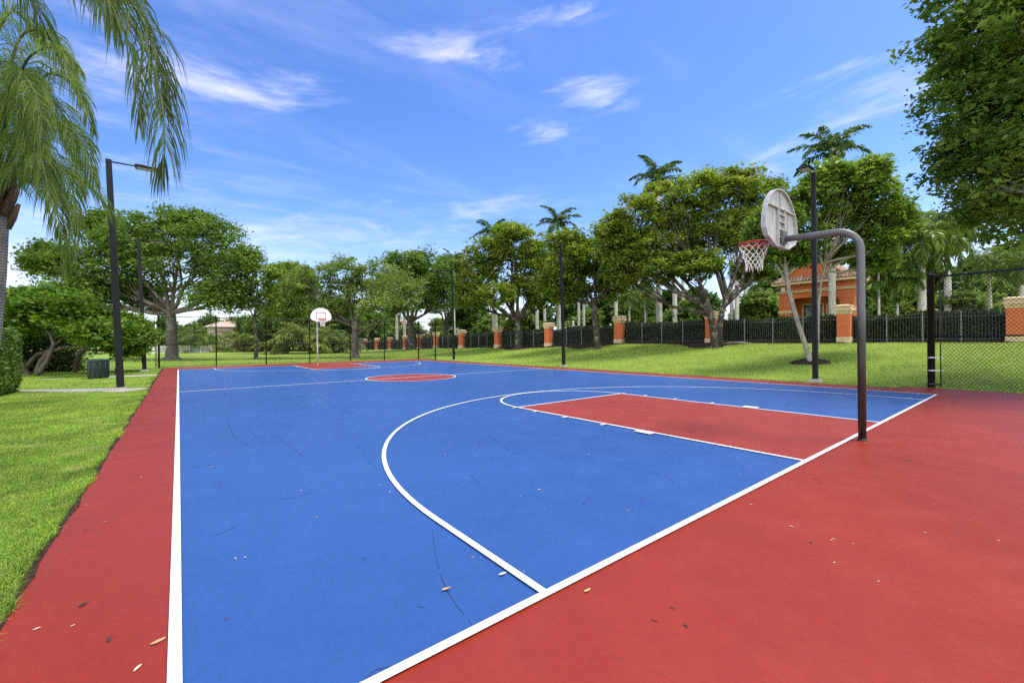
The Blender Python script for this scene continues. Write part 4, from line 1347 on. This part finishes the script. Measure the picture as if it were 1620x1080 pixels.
# ------------------------------------------------------------------ green bin
def green_bin():
    p = ground_hit(156, 599); e = empty('trash_bin', p, 'dark green faceted round bin standing on the lawn by the path', 'bin')
    MB().lathe((0, 0, 0), [(.315, -.01), (.325, .05), (.352, .72), (.352, .77)], 12, smooth=False).build('body', M['bin'], e, bevel=.015)
    MB().lathe((0, 0, .77), [(.368, .0), (.376, .02), (.37, .06), (.33, .085), (.15, .095)], 12, smooth=False).build('lid', M['bin_lid'], e, bevel=.008)
    r = MB()
    for k in range(12):
        a = 2 * math.pi * (k + .5) / 12
        r.tube([(.325 * math.cos(a), .325 * math.sin(a), .02), (.356 * math.cos(a), .356 * math.sin(a), .75)], .014, 6)
    r.build('corner_rib', M['bin'], e)


green_bin()

# ------------------------------------------------------------------ gatehouse
def gatehouse():
    X = 38.0
    def yy(px):
        v = FW + (px - 810) / FPX * RT; t = (X - CAM[0]) / v[0]; return CAM[1] + t * v[1]
    yl, yr = yy(1233), yy(1351)          # yl > yr
    W = yl - yr; cy = (yl + yr) / 2; gz = float(terrain(X, cy))
    base = np.array([X + 2.4, cy, gz])
    e = empty('gatehouse', base, 'orange stucco gatehouse with arched porch and clay tile gable roof', 'building')
    He = 4.55; D = 3.0
    h = W / 2
    # front wall with arch opening, outline in (u=y, v=z)
    ow, ot = .62 * h + .12, 3.45
    arch_ = []
    cr = .55
    for i in range(9):
        a = math.pi / 2 * i / 8; arch_.append((-(ow - cr) - cr * math.cos(a), ot - cr + cr * math.sin(a)))
    for i in range(9):
        a = math.pi / 2 * (1 - i / 8); arch_.append(((ow - cr) + cr * math.cos(a), ot - cr + cr * math.sin(a)))
    w = MB()
    fn = lambda u, v, ww: (X + ww, cy + u, gz + v)
    poly = [(-h, -.3), (-h, He), (h, He), (h, -.3), (ow, -.3)] + list(reversed(arch_)) + [(-ow, -.3)]
    w.prism(poly, 0, .35, fn)
    w.box((X + D - .1, cy, gz + He / 2), (.2, W - .02, He))
    for s in (-1, 1): w.box((X + .352 + (D - .56) / 2, cy + s * (h - .15), gz + He / 2), (D - .56, .28, He - .01))
    w.build('wall', M['orange'], e, off=base, fixn=True)
    # recessed porch wall with windows
    MB().box((X + 1.75, cy, gz + 1.9), (.2, W - .64, 3.8)).build('porch_wall', M['orange'], e, off=base)
    MB().box((X + 1.05, cy, gz + 3.85), (1.2, W - .64, .1)).build('porch_ceiling', M['cream'], e, off=base)
    for c, ww in ((.55, 1.25), (-1.0, 1.1)):
        f = MB()
        f.box((X + 1.60, cy + c, gz + 3.03), (.10, ww + .24, .12)); f.box((X + 1.60, cy + c, gz + 1.37), (.12, ww + .30, .12))
        for s in (-1, 1): f.box((X + 1.60, cy + c + s * (ww / 2 + .06), gz + 2.2), (.10, .12, 1.54))
        f.box((X + 1.60, cy + c, gz + 2.2), (.06, .05, 1.54))
        fo = f.build('window', M['cream'], e, off=base)
        MB().box((X + 1.63, cy + c, gz + 2.2), (.02, ww, 1.53)).build('pane', M['glass'], fo, off=base)
    # string courses
    sc = MB()
    sc.box((X - .05, cy, gz + 3.92), (.12, W + .12, .10)); sc.box((X - .08, cy, gz + 4.01), (.18, W + .2, .06))
    for s in (-1, 1): sc.box((X + .30, cy + s * (h + .04), gz + 3.95), (.58, .10, .12))
    pw = h - ow
    for s in (-1, 1):
        sc.box((X + .17, cy + s * (ow + pw / 2), gz + 2.42), (.50, pw + .14, .16)); sc.box((X + .17, cy + s * (ow + pw / 2), gz + 2.30), (.44, pw + .06, .06))
    sc.build('cornice_band', M['cream'], e, off=base, bevel=.015)
    # front railing posts in the arch (low wall)
    lw = MB(); lw.box((X + .17, cy, gz + .45), (.2, 2 * ow, .9)); lw.build('low_wall', M['orange'], e, off=base)
    # gutter fascia
    ov = .42
    fa = MB(); fa.box((X - ov + .05, cy, gz + He + .04), (.10, W + 2 * ov, .16))
    for s in (-1, 1): fa.box((X + D / 2 - ov / 2 + .05, cy + s * (h + ov - .05), gz + He + .04), (D + ov - .02, .10, .155))
    fa.box((X + D / 2, cy, gz + He + .01), (D + .3, W + .5, .06))
    fa.build('fascia', M['cream'], e, off=base)
    # roof: hipped body plus front gable, clad in individual barrel tiles
    rise = 1.85
    apex = gz + He + .12 + rise
    tm = MB()
    def slope_tiles(A, B, C_, D_, rows, cols):
        """A,B eave ends; D_,C_ ridge ends"""
        A, B, C_, D_ = map(lambda q: np.asarray(q, float), (A, B, C_, D_))
        nrm = np.cross(B - A, D_ - A); nrm /= np.linalg.norm(nrm)
        if nrm[2] < 0: nrm = -nrm
        for r_ in range(rows):
            t0, t1 = r_ / rows, (r_ + 1.12) / rows
            L0, R0 = A + (D_ - A) * t0, B + (C_ - B) * t0; L1, R1 = A + (D_ - A) * min(t1, 1), B + (C_ - B) * min(t1, 1)
            wid = np.linalg.norm(R0 - L0); nc = max(1, int(round(cols * wid / np.linalg.norm(B - A))))
            for c in range(nc):
                s0, s1 = c / nc, (c + 1) / nc; sm = (s0 + s1) / 2
                hgt = .085
                q = []
                for (l, rr, up) in ((L0, R0, .045), (L1, R1, .0)):
                    for s_, b_ in ((s0 + .08 / nc, 0), (s0 + .28 / nc, .75), (sm, 1), (s1 - .28 / nc, .75), (s1 - .08 / nc, 0)):
                        q.append(l + (rr - l) * s_ + nrm * (up + b_ * hgt + random.uniform(0, .012)))
                tm.add(q, [(i, i + 1, i + 6, i + 5) for i in range(4)] + [(4, 3, 2, 1, 0)])
    ex, xb = X - ov, X + D + .1
    zE = gz + He + .12
    ridge_x0, ridge_x1 = X + 1.35, X + 1.75
    yL, yR = cy + h + ov, cy - h - ov
    # hips
    slope_tiles((ex, yL, zE), (xb, yL, zE), (ridge_x1, cy, apex), (ridge_x0, cy, apex), 13, 24)
    slope_tiles((ex, yR, zE), (xb, yR, zE), (ridge_x1, cy, apex), (ridge_x0, cy, apex), 13, 24)
    slope_tiles((ex, yR, zE), (ex, yL, zE), (ridge_x0, cy + .05, apex), (ridge_x0, cy - .05, apex), 13, 24)
    # front gable roof planes
    gh = h * .87; gx = X - .02; ga = zE + .38 + gh * .78
    g0 = zE + .22
    slope_tiles((gx - .18, cy + gh + .12, g0), (ridge_x0, cy + gh + .12, g0), (ridge_x0, cy, ga), (gx - .18, cy, ga), 8, 10)
    slope_tiles((gx - .18, cy - gh - .12, g0), (ridge_x0, cy - gh - .12, g0), (ridge_x0, cy, ga), (gx - .18, cy, ga), 8, 10)
    un = MB()
    un.add([(ex, yL, zE), (ex, yR, zE), (xb, yR, zE), (xb, yL, zE), (ridge_x0, cy, apex), (ridge_x1, cy, apex)], [(0, 1, 4), (1, 2, 5, 4), (2, 3, 5), (3, 0, 4, 5)])
    un.add([(gx - .16, cy + gh + .1, g0 - .01), (ridge_x0, cy + gh + .1, g0 - .01), (ridge_x0, cy, ga - .01), (gx - .16, cy, ga - .01), (gx - .16, cy - gh - .1, g0 - .01), (ridge_x0, cy - gh - .1, g0 - .01)], [(0, 1, 2, 3), (3, 2, 5, 4)])
    rf = tm.build('roof', M['tile'], e, off=base)
    un.build('roof_deck', M['boot'], rf, off=base)
    gb = MB(); gb.prism([(-gh, g0 + .1 - gz), (gh, g0 + .1 - gz), (0, ga - .12 - gz)], 0, .12, lambda u, v, ww: (X - .12 + ww, cy + u, gz + v)); gb.build('gable', M['orange'], e, off=base, fixn=True)
    rk = MB()
    for s in (-1, 1):
        a = np.array([X - .20, cy + s * (gh + .12), g0 - .04]); b = np.array([X - .20, cy, ga - .04])
        rk.tube([a, b], .055, 6)
    rk.build('rake_trim', M['cream'], e, off=base)
    lt = MB(); lt.box((X - .12, cy + h - .35, gz + 4.18), (.2, .22, .26)); lt.box((X - .12, cy + h - .35, gz + 4.34), (.28, .30, .05)); lt.build('wall_lantern', M['white'], e, off=base, bevel=.01)


gatehouse()

# ------------------------------------------------------------------ distant houses, fences, fountain
def house(label, px, d, W, H, D, roofmat, wallmat, rz, name='house'):
    b = drop(px, d); e = empty(name, b, label, 'house', None, rz)
    MB().box((0, 0, H / 2 - .2), (W, D, H + .4)).build('wall', wallmat, e, bevel=.02)
    ov = .5; rf = MB()
    rf.add([(-W / 2 - ov, -D / 2 - ov, H), (W / 2 + ov, -D / 2 - ov, H), (W / 2 + ov, D / 2 + ov, H), (-W / 2 - ov, D / 2 + ov, H), (-W / 2 + D / 2, 0, H + D * .28), (W / 2 - D / 2, 0, H + D * .28)],
           [(0, 1, 5, 4), (1, 2, 5), (2, 3, 4, 5), (3, 0, 4), (3, 2, 1, 0)])
    rf.build('roof', roofmat, e, fixn=True)
    for x in (-W * .28, W * .05, W * .3):
        f = MB(); f.box((x, -D / 2 - .03, H * .55), (1.5, .08, 1.5)); fo = f.build('window', M['white'], e, bevel=.01)
        MB().box((x, -D / 2 - .08, H * .55), (1.25, .02, 1.25)).build('pane', M['glass'], fo)


M['pale_tile'] = solid('pale_roof_tile', (.48, .37, .29), .85, .2, 4, .5, 12)
M['pink_tile'] = solid('pink_roof_tile', (.55, .28, .20), .85, .2, 4, .5, 12)
house('beige house with pale tiled roof behind the lawn at far left', 368, 92, 8.5, 5.0, 9, M['pale_tile'], M['beige'], -.1)
house('pale house behind the palm bushes by the lattice fence', 245, 104, 10, 4.6, 8, M['pink_tile'], M['beige'], -.2)
house('distant house with orange tiled roof seen over the smallest pillars', 608, 116, 16, 5.6, 9, M['pink_tile'], M['beige'], -.9)


def board_fence(label, pa, da, pb, db, H):
    a, b = drop(pa, da), drop(pb, db); t = b - a; L = float(np.linalg.norm(t[:2])); rz = math.atan2(t[1], t[0])
    e = empty('board_fence', (a + b) / 2, label, 'fence', None, rz)
    mb = MB(); x = -L / 2
    while x < L / 2:
        w = .17; mb.box((x, random.uniform(-.012, .012), H / 2), (w - .02, .025, H + random.uniform(-.05, .05))); x += w
    mb.build('board', M['wood_fence'], e)
    r = MB()
    for z in (.4, H - .35): r.box((0, .05, z), (L, .06, .09))
    r.build('rail', M['wood_fence'], e)


board_fence('weathered grey board fence at the back of the lawn behind the slim young tree', 372, 84, 455, 80, 1.5)
board_fence('dark board fence between the bushy palms and the first pillar', 520, 78, 576, 86, 2.4)


def lattice():
    a, b = drop(222, 68), drop(335, 74); t = b - a; L = float(np.linalg.norm(t[:2])); rz = math.atan2(t[1], t[0])
    e = empty('lattice_fence', (a + b) / 2, 'low white lattice fence behind the big flared trunk', 'fence', None, rz)
    H = 1.2; n = 6
    for k in range(n + 1):
        MB().box((-L / 2 + L * k / n, 0, H / 2), (.14, .14, H + .1)).build('post', M['white'], e)
    r = MB()
    for z in (.12, H - .05): r.box((0, 0, z), (L - .1, .06, .10))
    r.build('rail', M['white'], e)
    V, F = chain_link((-L / 2, 0, 0), (L / 2, 0, 0), .15, H - .1, .30, .035)
    np_mesh('lattice_panel', V, F, M['white'], e)


lattice()


def fountain():
    b = drop(907, 44); e = empty('fountain', b, 'small pale tiered stone fountain seen over the hedge by the slim tree', 'fountain')
    MB().lathe((0, 0, 0), [(1.3, 0), (1.35, .3), (1.2, .45), (.35, .5), (.22, .9), (.2, 1.3)], 20).build('base', M['stone'], e)
    MB().lathe((0, 0, 1.3), [(.2, 0), (.75, .12), (.85, .25), (.7, .26), (.2, .3), (.15, .6)], 20).build('lower_bowl', M['stone'], e)
    MB().lathe((0, 0, 1.9), [(.15, 0), (.45, .1), (.5, .2), (.4, .2), (.1, .24), (.08, .5), (.14, .6), (.03, .75)], 16).build('upper_bowl', M['stone'], e)


fountain()

# fallen pale branch on the mulch
fb = ground_hit(1165, 546)
o = MB().tube([fb + (-.2, .9, .10), fb + (0, .3, .16), fb + (.1, -.3, .17), fb + (.0, -1.0, .10)], [.03, .045, .04, .02], 7)
o.tube([fb + (0, .3, .16), fb + (-.25, -.1, .2), fb + (-.35, -.6, .14)], [.03, .025, .012], 6)
ob = o.build('fallen_branch', M['bark_pale'], None, off=fb); ob.location = tuple(map(float, fb))
tag(ob, 'pale fallen branch lying on the dark mulch right of the spreading tree', 'branch')

# ------------------------------------------------------------------ grass blades
def grass():
    def scatter(n, x0, x1, y0, y1, pw=1.0):
        return np.stack([rng.uniform(x0, x1, n), rng.uniform(y0, y1, n)], 1)
    sets = []
    def add(P, h, w, lean=.85):
        sets.append((P, np.full(len(P), h), np.full(len(P), w), lean))
    # left lawn
    P = scatter(150000, -3.2, AX0 - .035, 1.2, 7.0); add(P, .044, .0046)
    P = scatter(130000, -5.5, AX0 - .035, 7.0, 15.7); add(P, .044, .0075)
    P = scatter(70000, -9, AX0 - .04, 15.7, 32); add(P, .045, .012)
    # ragged edge tufts leaning over the slab
    n = 14000; y = rng.uniform(1.0, 16, n); P = np.stack([AX0 - .022 - np.abs(rng.normal(0, .04, n)) + .035 * np.sin(y * 3.1) * np.sin(y * 1.3 + 2) + .02 * np.sin(y * 11.3) * np.sin(y * 4.7), y], 1); add(P, .052, .005, .7)
    # berm
    P = scatter(150000, AX1 + .02, 29.5, -4, 22); P = P[(P[:, 1] > AYN + .5) | (P[:, 0] > AXN + .03)]; add(P, .046, .014)
    P = scatter(60000, AX1 + .02, 28, 22, 50); add(P, .050, .020)
    n = 16000; y = rng.uniform(-3, 30, n); P = np.stack([np.where(y < AYN + .3, AXN, AX1) + np.abs(rng.normal(0, .06, n)) + .03 * np.sin(y * 2.1), y], 1); add(P, .05, .010, .8)
    # far lawn
    P = scatter(45000, -8, 17, 32.9, 52); add(P, .05, .02)
    Vs, Fs, nb = [], [], 0
    for P, h, w, lean in sets:
        x, y = P[:, 0], P[:, 1]
        keep = ~on_path(x, y)
        mw = .45 + 2.1 * np.exp(-((y - 11.6) / 2.3) ** 2) + 1.8 * np.exp(-((y - 21.7) / 1.9) ** 2) + 1.3 * np.exp(-((y - 30.3) / 1.5) ** 2)
        keep &= x < fence_line(y) - mw
        keep &= np.hypot(x - bL[0], y - bL[1]) > .74
        # patchy thin spots
        pn = np.sin(x * 1.7 + .6) * np.sin(y * 1.3 + 1) + np.sin(x * 3.9 + y * 2.3) * .6
        keep &= (pn > -1.15) | (rng.uniform(0, 1, len(x)) < .4)
        x, y, h, w = x[keep], y[keep], h[keep], w[keep]
        n = len(x)
        z = terrain(x, y) + .018 * np.exp(-((x - AX0 + .08) / .12) ** 2) + np.where((x < AX0 - .6) | (x > 18.2) | (y > AY1 + 1), .025 * np.sin(x * .9 + 1.3) * np.sin(y * .7) + .015 * np.sin(x * 2.3) * np.cos(y * 1.9), 0)
        az = rng.uniform(0, 2 * np.pi, n); h = h * rng.uniform(.5, 1.25, n); ln_ = np.abs(rng.normal(0, lean, n)) + .1
        d = np.stack([np.cos(az), np.sin(az), np.zeros(n)], 1); s = np.stack([-np.sin(az), np.cos(az), np.zeros(n)], 1)
        b = np.stack([x, y, z - .01], 1)
        ww = (w * rng.uniform(.7, 1.3, n))[:, None]
        m = b + np.array([0, 0, 1.]) * (h * .6)[:, None] + d * (h * .6 * ln_ * .5)[:, None]
        t = b + np.array([0, 0, 1.]) * (h * (1 - .25 * np.minimum(ln_, 1.5)))[:, None] + d * (h * ln_ * 1.1)[:, None]
        V = np.stack([b - s * ww / 2, b + s * ww / 2, m + s * ww * .4, m - s * ww * .4, t], 1).reshape(-1, 3)
        i = np.arange(n) * 5 + nb
        Fs.append(np.stack([i, i + 1, i + 2], 1)); Fs.append(np.stack([i, i + 2, i + 3], 1)); Fs.append(np.stack([i + 3, i + 2, i + 4], 1))
        Vs.append(V); nb += len(V)
    o = np_mesh('grass', np.concatenate(Vs), np.concatenate(Fs), M['blades'])
    tag(o, kind='stuff')


grass()
# bare soil line along the slab edges
def soil(x0, x1, y0, y1, ph):
    mb = MB(); n = 220; vs = []; fs = []
    for i in range(n + 1):
        y = y0 + (y1 - y0) * i / n
        a = .03 * math.sin(y * 3.7 + ph) + .025 * math.sin(y * 9.1) + random.uniform(-.015, .015)
        vs += [(x0 + a, y, -.004), (x1 + max(-.008, a * .35), y, .0025 if a > -.02 else -.004)]
    for i in range(n): fs.append((2 * i, 2 * i + 1, 2 * i + 3, 2 * i + 2))
    mb.add(vs, fs)
    tag(mb.build('soil_strip', M['mulch']), kind='structure')


soil(AX0 - .09, AX0 + .006, 0, 32, 1.)
M['thatch'] = solid('dry_thatch', (.20, .13, .07), .95, .4, 12, .6, 40, spec=.1)

# ------------------------------------------------------------------ fallen leaves on the court
def fallen(px, py, kind, size, label, group):
    v = FW + (px - 810) / FPX * RT - (py - 540) / FPX * UP
    t = -CAM[2] / v[2]; p = CAM + t * v
    z = .013 if (0 < p[0] < CW and 0 < p[1] < CL) else .003
    mb = MB(); n = 9; vs = []; fs = []
    cu = random.uniform(.05, .25); ph = random.uniform(0, 6.28)
    for i in range(n):
        t_ = i / (n - 1); x = (t_ - .5) * size; w = size * .17 * math.sin(math.pi * min(1, t_ * .96 + .02)) ** .8 + .0006
        zz = cu * size * (2 * t_ - 1) ** 2 * .5
        vs += [(x, -w, zz + w * .5), (x, 0, zz), (x, w, zz + w * .6)]
    for i in range(n - 1):
        a = 3 * i; fs += [(a, a + 3, a + 4, a + 1), (a + 1, a + 4, a + 5, a + 2)]
    mb.add(vs, fs, True)
    o = mb.build('fallen_leaf', M[kind]); o.location = (float(p[0]), float(p[1]), z); o.rotation_euler = (0, 0, ph)
    tag(o, label, 'leaf', group)


fallen(250, 1016, 'dry1', .062, 'torn orange-tan dry leaf beside the white sideline at the bottom', None)
fallen(218, 1057, 'dry2', .045, 'pale cream dry leaf, lowest on the red apron', None)
fallen(172, 1012, 'dry3', .045, 'dark narrow leaf on the red apron left of the torn tan leaf', None)
fallen(131, 957, 'dry3', .055, 'dark oval leaf on the red apron near the grass edge', None)
fallen(929, 935, 'dry1', .055, 'tan leaf on the red apron just below the baseline', None)
fallen(795, 911, 'dry2', .055, 'pale curled leaf inside the court left of the three-point line end', None)
fallen(706, 935, 'dry1', .055, 'flat grey-tan leaf on the blue beside the long scuff mark', None)
gB = 'tiny dry leaves scattered on the blue court'
for q in ((575, 885), (747, 884), (602, 768), (616, 780), (702, 777), (852, 776), (924, 797), (992, 809), (1015, 790), (825, 786), (706, 721), (759, 731), (713, 703), (830, 710), (661, 655), (745, 655), (860, 740), (321, 738), (335, 740), (478, 778), (425, 692), (500, 820), (930, 720), (389, 884), (357, 981), (372, 886), (1090, 700)):
    fallen(q[0] + random.uniform(-2, 2), q[1], random.choice(['dry2', 'dry2', 'dry1', 'dry3']), random.uniform(.016, .034), 'tiny dry leaf lying on the blue court inside the lines', gB)
gR = 'tiny dry leaves scattered on the red apron'
for q in ((1283, 858), (1319, 853), (1315, 855), (1476, 666), (1464, 843), (1604, 692), (1252, 833), (1188, 798), (1320, 890), (1350, 860), (166, 825), (136, 799), (224, 755), (266, 691), (58, 995), (115, 990), (1390, 920), (1085, 990), (1580, 855)):
    fallen(q[0], q[1], random.choice(['dry2', 'dry2', 'dry1', 'dry3']), random.uniform(.016, .032), 'tiny dry leaf lying on the red apron outside the court lines', gR)

# dark shoe and wheel scuffs dried into the paint
M['scuff'] = solid('scuffed_paint', (.016, .046, .145), .6, .4, 30)
M['scuff_red'] = solid('scuffed_red_paint', (.12, .014, .008), .6, .4, 30)


def scuff(lines, mat, w0):
    mb = MB()
    for pts in lines:
        P = []
        for px, py in pts:
            v = FW + (px - 810) / FPX * RT - (py - 540) / FPX * UP
            q = CAM - CAM[2] / v[2] * v; P.append(q[:2])
        P = np.array(P); t = np.linspace(0, len(P) - 1, 22)
        Q = np.stack([np.interp(t, np.arange(len(P)), P[:, k]) for k in range(2)], 1)
        for _ in range(4): Q[1:-1] = (Q[:-2] + 2 * Q[1:-1] + Q[2:]) / 4
        T_ = np.gradient(Q, axis=0); T_ /= np.linalg.norm(T_, axis=1)[:, None]
        run = []
        for i in range(len(Q)):
            w = w0 * random.uniform(.25, 1.) * math.sin(math.pi * (i + .7) / (len(Q) + .4)) ** .5
            nn = np.array([-T_[i][1], T_[i][0]])
            run += [(*(Q[i] + nn * w / 2), .0062), (*(Q[i] - nn * w / 2), .0062)]
        fs = [(2 * i, 2 * i + 1, 2 * i + 3, 2 * i + 2) for i in range(len(Q) - 1) if random.random() > .10]
        mb.add(run, fs)
    tag(mb.build('court_scuffs', mat), kind='structure')


scuff([[(684, 838), (687, 870), (698, 915), (715, 950), (748, 990)], [(363, 643), (361, 673), (370, 690), (393, 707)], [(390, 677), (405, 690), (417, 703)], [(423, 678), (457, 705), (480, 722)],
       [(765, 690), (750, 717)], [(773, 690), (795, 705), (817, 720)], [(743, 750), (748, 756), (760, 767)], [(300, 742), (313, 737), (330, 735), (341, 741)], [(577, 1078), (590, 1062), (622, 1054)],
       [(440, 790), (470, 788), (500, 774)], [(330, 850), (352, 843), (375, 832)], [(565, 705), (580, 728), (600, 745)], [(1000, 690), (1030, 684), (1060, 690)], [(520, 640), (560, 655), (590, 660)], [(660, 960), (672, 962)], [(1020, 745), (1050, 752), (1075, 770)], [(450, 640), (520, 648)]], M['scuff'], .011)
scuff([[(1284, 756), (1297, 758)], [(1292, 762), (1300, 764)], [(1030, 980), (1042, 984)], [(130, 840), (142, 837)], [(1060, 960), (1070, 964)], [(1500, 700), (1530, 704)], [(1400, 720), (1470, 736), (1540, 742)]], M['scuff_red'], .016)

# ------------------------------------------------------------------ sun, sky, clouds
SUN_AZ = np.array([.80, -.60]); SUN_AZ = SUN_AZ / np.linalg.norm(SUN_AZ); SUN_EL = R(68)
sd = Vector((SUN_AZ[0] * math.cos(SUN_EL), SUN_AZ[1] * math.cos(SUN_EL), math.sin(SUN_EL)))
L = bpy.data.lights.new('sun', 'SUN'); L.energy = 2.5; L.angle = R(18); L.color = (1, .955, .88)
so = bpy.data.objects.new('sun', L); link(so); so.rotation_euler = (-sd).to_track_quat('-Z', 'Y').to_euler(); so.location = (0, 0, 60)

W = bpy.data.worlds.new('World'); S.world = W; W.use_nodes = True
nt = W.node_tree; nt.nodes.clear(); n = N(nt)
out = nt.nodes.new('ShaderNodeOutputWorld')
sky = n('TexSky'); sky.sky_type = 'NISHITA'; sky.sun_disc = False; sky.sun_elevation = SUN_EL; sky.sun_rotation = math.atan2(sd.x, sd.y)
sky.air_density = 1.0; sky.dust_density = .6; sky.ozone_density = 3.0; sky.altitude = 0
hs = n('HueSaturation', {'Hue': .513, 'Saturation': 1.26, 'Value': .95, 'Color': sky.outputs[0]})
gc = n('TexCoord').outputs['Generated']
# high cloud plane coordinates
sep = n('SeparateXYZ', {0: gc})
zc = n.math('ADD', n.math('MAXIMUM', sep.outputs[2], 0.0), .10)
cx = n.math('DIVIDE', sep.outputs[0], zc); cyy = n.math('DIVIDE', sep.outputs[1], zc)
pv = n('CombineXYZ', {0: cx, 1: cyy, 2: 0.}).outputs[0]


def cloud(px, py, lx, ly, ang, amt):
    """soft elongated cloud patch centred in the direction of (px,py)"""
    c = dirn(px, py); e1 = np.cross(c, [0, 0, 1.]); e1 /= np.linalg.norm(e1); e2 = np.cross(e1, c)
    a = math.cos(ang) * e1 + math.sin(ang) * e2; b = -math.sin(ang) * e1 + math.cos(ang) * e2
    lx *= 1.25; ly *= 1.45
    da = n('VectorMath', {0: gc, 1: tuple(a / lx)}, operation='DOT_PRODUCT').outputs['Value']
    db = n('VectorMath', {0: gc, 1: tuple(b / ly)}, operation='DOT_PRODUCT').outputs['Value']
    dc = n('VectorMath', {0: gc, 1: tuple(c)}, operation='DOT_PRODUCT').outputs['Value']
    s = n.math('ADD', n.math('MULTIPLY', da, da), n.math('MULTIPLY', db, db))
    g = n.math('POWER', 2.718, n.math('MULTIPLY', s, -1.))
    g = n.math('MULTIPLY', g, n.math('GREATER_THAN', dc, 0.))
    return n.math('MULTIPLY', g, amt)


stv = n('Mapping', {'Vector': pv, 'Rotation': (0, 0, -.35), 'Scale': (1.0, 3.2, 1.)}).outputs[0]
w1 = n.noise(stv, .9, 8, .62, .6)
w2 = n.noise(pv, .55, 5, .6, .3)
la = n('VectorMath', {0: gc, 1: tuple(RT)}, operation='DOT_PRODUCT').outputs['Value']
lb = n.math('MULTIPLY', n.math('ADD', sep.outputs[2], n.math('MULTIPLY', la, -.10)), 4.2)
wv = n('CombineXYZ', {0: la, 1: lb, 2: 0.}).outputs[0]
w3 = n.noise(wv, 5.5, 9, .60, .45)
w4 = n.noise(wv, 17., 6, .65, .6)
wsum = n.math('ADD', n.math('MULTIPLY', w3, .75), n.math('MULTIPLY', w4, .25))
blobs = [cloud(415, 130, .10, .026, .08, .66), cloud(330, 142, .10, .018, .0, .40), cloud(722, 82, .085, .018, -.03, .92), cloud(940, 153, .085, .020, -.10, .95), cloud(866, 207, .050, .017, .0, .85), cloud(700, 330, .30, .022, .10, .48), cloud(640, 372, .34, .030, .03, .28),
         cloud(1300, 215, .30, .022, .30, .55), cloud(1580, 398, .06, .016, .0, 1.3), cloud(530, 402, .20, .022, .0, .5), cloud(20, 420, .25, .05, 0, .8), cloud(150, 150, .11, .16, .4, .55), cloud(1330, 125, .10, .016, .1, .5), cloud(850, 28, .14, .014, .02, .55), cloud(1230, 330, .2, .02, .2, .4)]
tot = blobs[0]
for b_ in blobs[1:]: tot = n.math('ADD', tot, b_)
dens = n.rng(n.math('ADD', n.math('MULTIPLY', tot, .62), n.math('MULTIPLY', n.math('SUBTRACT', wsum, .5), 2.3)), .10, 1.25, 0, .80)
dens = n.math('MULTIPLY', dens, n.rng(tot, .02, .3))
veil = n.math('MULTIPLY', n.rng(w1, .45, .80), n.rng(w2, .36, .70, 0, .34))
low = n.rng(sep.outputs[2], .0, .34, .90, 0, False)
low = n.math('POWER', low, 2.7)
lowc = n.math('MULTIPLY', low, n.rng(n.noise(gc, 6., 6, .6, .5), .35, .6, .75, 1.))
dens = n.math('MINIMUM', n.math('ADD', n.math('ADD', dens, veil), lowc), .96)
mixc = n.mix(dens, hs.outputs[0], (4.8, 4.7, 6.0))
# added, unseen bright cloud cover behind the viewer, for frontal fill light
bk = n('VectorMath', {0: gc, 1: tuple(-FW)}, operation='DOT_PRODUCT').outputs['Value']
fill_cover = n.math('MULTIPLY', n.rng(bk, .05, .55), n.rng(n.noise(gc, 2.6, 7, .6, .4), .36, .56, .25, 1.))
fill_cover = n.math('MULTIPLY', fill_cover, n.rng(sep.outputs[2], .80, .97, 1, 0))
mixc = n.mix(fill_cover, mixc, (11.0, 11.0, 11.2))
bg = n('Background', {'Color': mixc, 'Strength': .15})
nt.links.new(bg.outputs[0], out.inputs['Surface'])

# ------------------------------------------------------------------ camera and render settings
cd = bpy.data.cameras.new('camera'); cd.sensor_width = 36; cd.sensor_fit = 'HORIZONTAL'; cd.lens = FPX / 1620 * 36; cd.clip_start = .05; cd.clip_end = 2000
co = bpy.data.objects.new('camera', cd); link(co)
B = -FW
co.matrix_world = Matrix(((RT[0], UP[0], B[0], CAM[0]), (RT[1], UP[1], B[1], CAM[1]), (RT[2], UP[2], B[2], CAM[2]), (0, 0, 0, 1)))
S.camera = co
S.view_settings.view_transform = 'Standard'; S.view_settings.look = 'None'; S.view_settings.exposure = 0.82; S.view_settings.gamma = 1.0
S.render.engine = 'CYCLES'
S.cycles.max_bounces = 6; S.cycles.diffuse_bounces = 3; S.cycles.glossy_bounces = 2; S.cycles.transmission_bounces = 3; S.cycles.transparent_max_bounces = 8
S.cycles.use_adaptive_sampling = True; S.cycles.adaptive_threshold = .015
S.cycles.use_denoising = False
S.cycles.sample_clamp_indirect = 6
